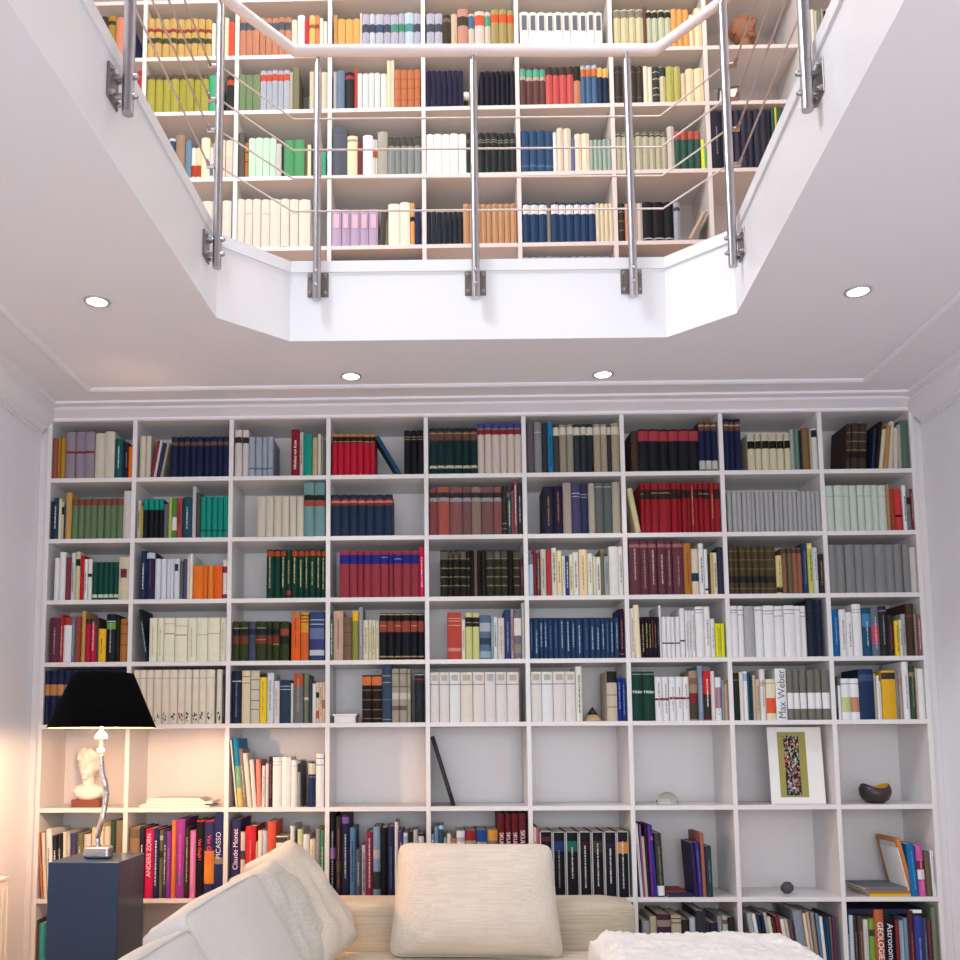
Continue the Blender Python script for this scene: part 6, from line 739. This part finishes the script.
# ---------------- ottoman with shaggy throw ----------------
def ottoman():
    o = place_bm(box_cushion_mesh(.46, .46, .84, .05, 7, .004, .0), 'ottoman', M['sofa'], (2.56, -1.93, .405), (0, 0, 0))
    tag(o, 'low beige ottoman hidden beneath the white shaggy throw', 'ottoman')
    lg = MB()
    for x in (-.18, .18):
        for y in (-.34, .34): lg = MB().cyl((x, y, -.393), (x, y, -.22), .018, n=10); lg.build('leg', M['steel'], o)
    bm = bmesh.new(); n, m_ = 110, 150; g = {}
    w2, l2 = .272, .45; zt = .648; r = .05; drop = .16
    for i in range(n + 1):
        for j in range(m_ + 1):
            a = (i / n * 2 - 1) * (w2 + drop); b = (j / m_ * 2 - 1) * (l2 + drop)
            def wrap(v, lim):
                s = 1 if v > 0 else -1; v = abs(v); q = lim - r
                if v <= q: return s * v, 0, 0
                arc = r * math.pi / 2
                if v <= q + arc: an = (v - q) / r; return s * (q + r * math.sin(an)), -r * (1 - math.cos(an)), 1
                return s * (lim), -r - (v - q - arc), 1
            x, dz1, _ = wrap(a, w2); y, dz2, _ = wrap(b, l2)
            z = zt + dz1 + dz2
            z = max(z, zt - .25)
            p = Vector((a * 7, b * 7, 0)); k = noise.noise(p) * .010 + noise.noise(p * 3.3) * .006
            q = Vector((a, b, 0)); sh = abs(noise.noise(q * 70)) * .011 + abs(noise.noise(q * 160 + Vector((4, 4, 0)))) * .006
            out = Vector((1 if x > w2 - .01 else -1 if x < -w2 + .01 else 0, 1 if y > l2 - .01 else -1 if y < -l2 + .01 else 0, 0))
            up = Vector((0, 0, 1)) if (dz1 > -.04 and dz2 > -.04) else Vector((0, 0, 0))
            v = Vector((x, y, z)) + (up + out * .8) * (k + sh + .012)
            g[i, j] = bm.verts.new(v)
    for i in range(n):
        for j in range(m_): f = bm.faces.new((g[i, j], g[i + 1, j], g[i + 1, j + 1], g[i, j + 1])); f.smooth = True
    t = place_bm(bm, 'throw_blanket', M['throw'], (2.545, -1.93, 0), (0, 0, 0))
    s = t.modifiers.new('thick', 'SOLIDIFY'); s.thickness = .008; s.offset = -1
    tag(t, 'white shaggy throw spread over the ottoman at the bottom edge', 'throw blanket')
M['throw'] = mat('shaggy_wool', srgb('e3dfdb'), 1.0, noise_amt=.05, noise_scale=90, bump=.8, bump_scale=160)
ottoman()

# ---------------- side table and lamp ----------------
st = tag(MB().box(.435, .692, -.80, -.50, 0, .772, .002).build('side_table', M['navy'], None, (.563, -.65, 0)), 'glossy dark navy cube pedestal beside the left wall carrying the lamp', 'side table')
lx, ly = .573, -.675; tz = .7722
lamp = tag(empty('table_lamp', (lx, ly, tz)), 'silver branch-stem table lamp with wide black shade on the navy pedestal', 'table lamp')
def ladd(mb, nm, m, par=None):
    return mb.build(nm, m, par or lamp)
bm_ = MB(); bm_.box(-.048, .048, -.032, .032, .0, .044, .010, seg=3); ladd(bm_, 'base', M['silver'])
pts = []; rad = []
prof = [(.000, .040, .012), (-.004, .070, .010), (.004, .105, .011), (.016, .145, .0105), (.022, .190, .010), (.026, .235, .011), (.022, .275, .0115), (.010, .315, .010), (.004, .350, .0095), (.002, .385, .008)]
for k, (dx, z, r) in enumerate(prof): pts.append((dx - .004, math.sin(k * 1.7) * .004, z)); rad.append(r)
sm = []; sr = []
for i in range(len(pts) - 1):
    for k in range(4):
        f = k / 4; sm.append(Vector(pts[i]).lerp(Vector(pts[i + 1]), f)); sr.append(rad[i] * (1 - f) + rad[i + 1] * f + .0012 * math.sin(i * 4 + k * 2.2))
sm.append(Vector(pts[-1])); sr.append(rad[-1])
ladd(MB().tube(sm, sr, 12), 'stem', M['silver'])
ladd(MB().ell((-.002, 0, .398), (.014, .014, .013), 16), 'knuckle', M['porcelain'])
ladd(MB().lathe([(.006, .405), (.007, .44), (.022, .442), (.024, .446), (.018, .462), (.008, .472), (.005, .474), (.005, .52)], -.002), 'lamp_holder', M['porcelain'])
ladd(MB().lathe([(0, .500), (.010, .505), (.018, .525), (.024, .550), (.018, .572), (0, .582)], -.002), 'bulb', M['bulb'])
sh = ladd(MB().lathe([(.198, .484), (.111, .690), (.1095, .690), (.1965, .484)], closed=True, n=64), 'lamp_shade', M['black_shade'])
ladd(MB().lathe([(.1955, .4845), (.1085, .689), (.1075, .689), (.1945, .4845)], closed=True, n=64), 'shade_lining', M['gold_in'], sh)
fr = MB()
for a in (0, 120, 240): fr.cyl((-.002, 0, .625), (.109 * math.cos(R(a)), .109 * math.sin(R(a)), .680), .0015, n=6)
ladd(fr, 'shade_frame', M['steel'], sh)
light('table_lamp_glow', 'POINT', (lx, ly - .03, tz + .500), 37, (1.0, .58, .31), .03)
ladd(MB().lathe([(.022, .6875), (.109, .6875), (.109, .686), (.022, .686)], closed=True, n=48), 'glow_stop_ring', M['black_shade'], sh)  # added to close the shade top and cut the lamp's glow on the ceiling

# ---------------- radiator ----------------
rd = tag(empty('radiator', (.07, -.9, .15)), 'white panel radiator on the left wall at the picture edge', 'radiator')
MB().box(-.012, .022, -.56, .56, 0, .50, .004).build('panel', M['radiator'], rd)
gr = MB()
for k in range(28): gr.box(-.0125 + .035, -.0125 + .039, -.545 + k * .04, -.525 + k * .04, .03, .47, .001)
gr.build('fluting', M['radiator'], rd)
tp = MB(); tp.box(-.045, .026, -.56, .56, .50, .512, .002)
for k in range(34): tp.box(-.035, .016, -.548 + k * .0325, -.532 + k * .0325, .5115, .514)
tp.build('top_grille', M['radiator'], rd)
br = MB(); br.box(-.068, -.012, -.4, -.36, .1, .4); br.box(-.068, -.012, .36, .4, .1, .4); br.build('bracket', M['radiator'], rd)
MB().cyl((0, .5, 0), (0, .5, -.15), .009, n=12).build('pipe', M['radiator'], rd)

# ---------------- small things on the shelves ----------------
def lying(name, x0, x1, y0, y1, z, t, col, label, cat, group, page='e6e0d4'):
    cc = bookcol(col); bm = bmesh.new(); lay = bm.loops.layers.float_color.new('Col')
    def bx(a, b, c_, d, e, f, colr):
        r = bmesh.ops.create_cube(bm, size=1)
        for v in r['verts']: v.co = Vector((a + (v.co.x + .5) * (b - a), c_ + (v.co.y + .5) * (d - c_), e + (v.co.z + .5) * (f - e)))
        for fc in set(f_ for v in r['verts'] for f_ in v.link_faces):
            for l in fc.loops: l[lay] = colr
    cv = min(.0018, t * .2)
    bx(x0, x1, y0, y1, 0, cv, cc); bx(x0, x1, y0, y1, t - cv, t, cc); bx(x0 + .002, x1 - .002, y0 + .0015, y1 - .002, cv, t - cv, srgb(page)); bx(x0, x1, y0, y0 + .0012, cv, t - cv, cc)
    me = bpy.data.meshes.new(name); bm.to_mesh(me); bm.free(); o = newobj(name, me, M['book']); o.location = (0, 0, z + .0003)
    return tag(o, label, cat, group)
z5, z6, z4, z7 = LZ[6], LZ[7], LZ[5], .115
g = 'journals lying flat beside the bust'
zz = z5
for k, (a, b, t, colr, l) in enumerate([(.508, .82, .008, 'f0ece4', 'lowest white journal of the flat pile right of the bust'), (.512, .80, .006, 'e8e4dc', 'second journal from the bottom of the flat white pile'), (.535, .83, .009, 'f2eee6', 'middle journal of the flat white pile right of the bust'), (.53, .79, .007, 'ece8e0', 'fourth journal up in the flat white pile, below the top'), (.54, .775, .006, 'f4f0e8', 'topmost white journal of the flat pile')]):
    lying('journal', a, b, .02 + .006 * k, .20, zz, t, colr, l, 'journal', g); zz += t + .0006
bxo = tag(empty('card_box', (3 * W + .075, .10, z4)), 'small white lidded card box left of the gold-banded books', 'box')
MB().box(-.045, .050, -.09, .06, 0, .031, .001).build('body', M['card'], bxo)
MB().box(-.052, .056, -.095, .065, .031, .040, .001).build('lid', M['card'], bxo)
# pencil point book end
pb = tag(empty('bookend', (5 * W + .292, .055, z4)), 'pencil-point shaped wooden bookend with black tip between white and tan books', 'bookend')
MB().lathe([(.0, 0), (.046, 0), (.046, .006), (.026, .030), (0, .030)], n=6).build('wooden_cone', M['woodtan'], pb)
MB().lathe([(0, .0302), (.026, .0302), (.0, .068)], n=6).build('black_tip', M['dark'], pb)
# glass dome paperweight
gd = MB().lathe([(0, 0), (.048, 0)] + [(.050 * math.cos(R(a)), .004 + .052 * math.sin(R(a))) for a in range(5, 90, 7)] + [(0, .056)], n=40).build('glass_paperweight', M['glass'], None)
gd.location = (6 * W + .168, .07, z5 + .0005); tag(gd, 'clear glass dome paperweight alone in an empty compartment', 'paperweight')
# mounted art print, generic pattern
ap = tag(empty('art_print', (7 * W + .285, .055, z5)), 'olive-gold art print in a wide white mount leaning in the bookcase', 'art print')
ap.rotation_euler = (R(-4), 0, 0)
MB().box(-.108, .132, 0, .006, 0.001, .342, .0005).build('mount', M['card'], ap)
MB().box(-.065, .060, -.0012, 0, .030, .320).build('picture', M['olive'], ap)
rr = random.Random(3); bm = bmesh.new(); lay = bm.loops.layers.float_color.new('Col')
for k in range(420):
    u = rr.random(); v = rr.random()
    col = rr.choice(['222', '223', '333', '222', '556', '998', 'cba', 'c65', '889']) if v < .62 else rr.choice(['ba9', 'cb9', '998', '222', 'c86', '333'])
    s = rr.uniform(.002, .0055) * (1.2 if v < .6 else 1)
    x = -.036 + u * .062; z = .040 + v * .262; q = rr.uniform(0, 3); y = -.0016 - k * 1e-6
    vs = [bm.verts.new((x + s * math.cos(q + a) * .9, y, z + s * math.sin(q + a) * 1.2)) for a in (0, 1.3, 2.6, 4.1, 5.2)]
    f = bm.faces.new(vs)
    for l in f.loops: l[lay] = srgb(col)
vs = [bm.verts.new(p) for p in ((-.038, -.0013, .038), (.028, -.0013, .038), (.028, -.0013, .302), (-.038, -.0013, .302))]
f = bm.faces.new(vs)
for l in f.loops: l[lay] = srgb('222')
me = bpy.data.meshes.new('pattern'); bm.to_mesh(me); bm.free(); newobj('pattern', me, M['book'], ap)
# wavy bowl
def bowl():
    bm = bmesh.new(); n = 40; rings = []
    for (r, z, k) in [(.0, .0, 0), (.035, .0, 0), (.055, .016, 0), (.067, .038, .3), (.068, .058, .7), (.060, .076, 1), (.056, .078, 1), (.062, .058, .7), (.060, .04, .3), (.045, .016, 0), (0, .010, 0)]:
        if r == 0: rings.append([bm.verts.new((0, 0, z))]); continue
        rings.append([bm.verts.new((r * math.cos(2 * math.pi * j / n) * 1.0, r * math.sin(2 * math.pi * j / n), z + k * .010 * math.cos(2 * (2 * math.pi * j / n) + .5))) for j in range(n)])
    for ri, (A, B) in enumerate(zip(rings, rings[1:])):
        for j in range(n):
            vs = []
            for v in (A[j % len(A)], A[(j + 1) % len(A)], B[(j + 1) % len(B)], B[j % len(B)]):
                if v not in vs: vs.append(v)
            f = bm.faces.new(vs); f.smooth = True; f.material_index = 1 if ri >= 6 else 0
    bmesh.ops.recalc_face_normals(bm, faces=bm.faces)
    o = place_bm(bm, 'bowl', [M['darkwood'], M['yellow']], (8 * W + .205, .10, z5 + .0005), (0, 0, R(200)))
    tag(o, 'dark brown wavy-rimmed bowl with yellow inside in the right-hand column', 'bowl')
bowl()
mb = MB().ell((0, 0, .026), (.028, .026, .025), 28)
for v in mb.bm.verts: v.co += v.co.normalized() * (noise.noise(v.co * 90) * .006 + noise.noise(v.co * 220) * .003)
o = mb.build('stone', M['stone']); o.location = (7 * W + .240, .09, z6 + .0002); tag(o, 'round dark knobbly stone alone on a shelf', 'stone')
# flat books
lying('book', 6 * W + .135, 6 * W + .225, .02, .16, z6 + .0166, .008, 'a43', 'thin red book lying on top of a blue one between upright books', 'book', 'books lying flat on shelves')
lying('book', 6 * W + .145, 6 * W + .25, .004, .15, z6, .016, '347', 'small blue book lying flat under a thin red one', 'book', 'books lying flat on shelves')
x0 = 8 * W + .100
lying('book', x0 + .016, x0 + .185, .004, .20, z6, .012, 'ec2', 'yellow book lowest in the flat pile by the orange frame', 'book', 'books lying flat on shelves')
lying('book', x0 + .006, x0 + .190, .006, .21, z6 + .0125, .012, 'c84', 'orange-brown book in the middle of the flat pile by the frame', 'book', 'books lying flat on shelves')
lying('book', x0 + .0, x0 + .182, .010, .22, z6 + .025, .014, '889', 'grey book on top of the flat pile by the orange frame', 'book', 'books lying flat on shelves')
# orange frame leaning against the upright books
pf = tag(empty('picture_frame', (8 * W + .318, .02, z6)), 'orange wooden picture frame leaning against blue and pink books', 'picture frame')
pf.rotation_euler = (0, R(-12), 0)
fm = MB(); fm.box(-.018, 0, 0, .018, 0, .255, .001); fm.box(-.018, 0, .18, .198, 0, .255, .001); fm.box(-.018, 0, .018, .18, .237, .255, .001); fm.box(-.018, 0, .018, .18, 0, .018, .001)
fm.build('frame', M['orange_wood'], pf)
MB().box(-.012, -.006, .018, .18, .018, .237).build('backing', M['card'], pf)
sh_ = tag(MB().box(-.004, 0, .010, .175, 0, .212, .0005).build('card_sheet', M['card'], None), 'white card sheet leaning on the orange frame beside the flat pile', 'card')
sh_.location = (8 * W + .294, .0, z6 + .001); sh_.rotation_euler = (0, R(-12), 0)
# flat book on top of the lowest right row
o = lying('book', 8 * W + .015, 8 * W + .345, .01, .20, z7 + .3265, .020, '336', 'dark blue book lying across the top of the tall books, lowest right compartment', 'book', 'books lying flat on shelves')
MB().box(8 * W + .285, 8 * W + .335, .0085, .0098, .003, .017).build('spine_label', M['card'], o)
# plaster bust
def head_blob(mb, s, z, curls=True):
    e = lambda c, r, n=16: mb.ell(Vector(c) * s + Vector((0, 0, z)), tuple(q * s for q in r), n)
    e((0, 0, .135), (.038, .047, .055)); e((0, -.022, .115), (.028, .030, .038)); e((0, -.010, .070), (.022, .023, .045))
    e((0, -.052, .125), (.007, .014, .016), 10); e((0, -.045, .146), (.026, .010, .006), 10); e((0, -.046, .100), (.013, .008, .0045), 10); e((0, -.044, .082), (.013, .012, .010), 10)
    for q in (-1, 1): e((q * .013, -.042, .136), (.008, .006, .005), 8); e((q * .039, .004, .125), (.006, .012, .017), 8)
    if curls:
        for k in range(46):
            a = k * 2.4; h_ = .150 + .04 * ((k * 7) % 10) / 10; rr_ = .042 * math.sqrt(max(.1, 1 - ((h_ - .14) / .06) ** 2)); e((rr_ * math.cos(a), .006 + rr_ * 1.1 * math.sin(a), h_), (.010, .010, .009), 8)
mb = MB(); head_blob(mb, 1.2, .035)
mb.ell((0, .0, .070), (.075, .042, .035), 20); mb.ell((0, -.005, .055), (.060, .045, .030), 18); mb.cyl((0, 0, .032), (0, 0, .07), .04, .05, n=24)
bust = tag(empty('bust', (.245, .105, z5)), 'small white plaster bust on a brown plinth behind the lamp stem', 'bust')
remeshed(mb, .0032, 'figure', M['plaster'], bust)
MB().box(-.062, .068, -.05, .05, 0.0005, .034, .001).build('plinth', M['redwood'], bust)
# terracotta head on the gallery shelf
mb = MB(); head_blob(mb, 1.3, -.035, False); mb.ell((0, .012, .150), (.060, .062, .060), 20); mb.ell((.060, .01, .105), (.030, .03, .04), 14); mb.cyl((0, 0, .001), (0, 0, .06), .035, .03, n=20)
o = remeshed(mb, .0035, 'head_sculpture', M['terracotta'])
o.location = (7 * W + .215, .09, UZ[4] + .005); o.rotation_euler = (0, 0, R(25)); tag(o, 'terracotta head sculpture on the gallery shelf behind the right-hand cables', 'sculpture')
# figurine, small frame, coral
fg = tag(empty('figurine', (4 * W + .205, .04, UZ[3])), 'small figurine with white ball on black foot between dark blue sets upstairs', 'figurine')
MB().lathe([(0, 0), (.022, 0), (.020, .018), (.009, .026), (.010, .050), (0, .050)], n=20).build('foot', M['dark'], fg)
MB().ell((0, 0, .072), (.024, .024, .024), 18).build('ball', M['porcelain'], fg)
sf = tag(empty('photo_frame', (7 * W + .06, .05, UZ[3])), 'small dark photo frame lying open on the gallery shelf behind a steel post', 'photo frame')
sf.rotation_euler = (R(-8), R(4), R(-18))
f_ = MB(); f_.box(0, .10, 0, .010, 0.008, .018); f_.box(0, .10, 0, .010, .098, .108); f_.box(0, .010, 0, .010, .018, .098); f_.box(.09, .10, 0, .010, .018, .098); f_.build('frame', M['dark'], sf)
MB().box(.010, .09, .003, .007, .018, .098).build('backing', M['card'], sf)
mb = MB()
for k in range(14):
    a = k * 2.1; mb.ell((.03 * math.cos(a) * (k % 3 + 1) / 3, .02 * math.sin(a), .012 + .008 * (k % 3)), (.011, .009, .010), 10)
o = remeshed(mb, .003, 'coral', M['woodtan']); o.location = (7 * W + .085, .05, UZ[1] + .001); tag(o, 'small lump of pale coral on the gallery shelf above the opening corner', 'ornament')
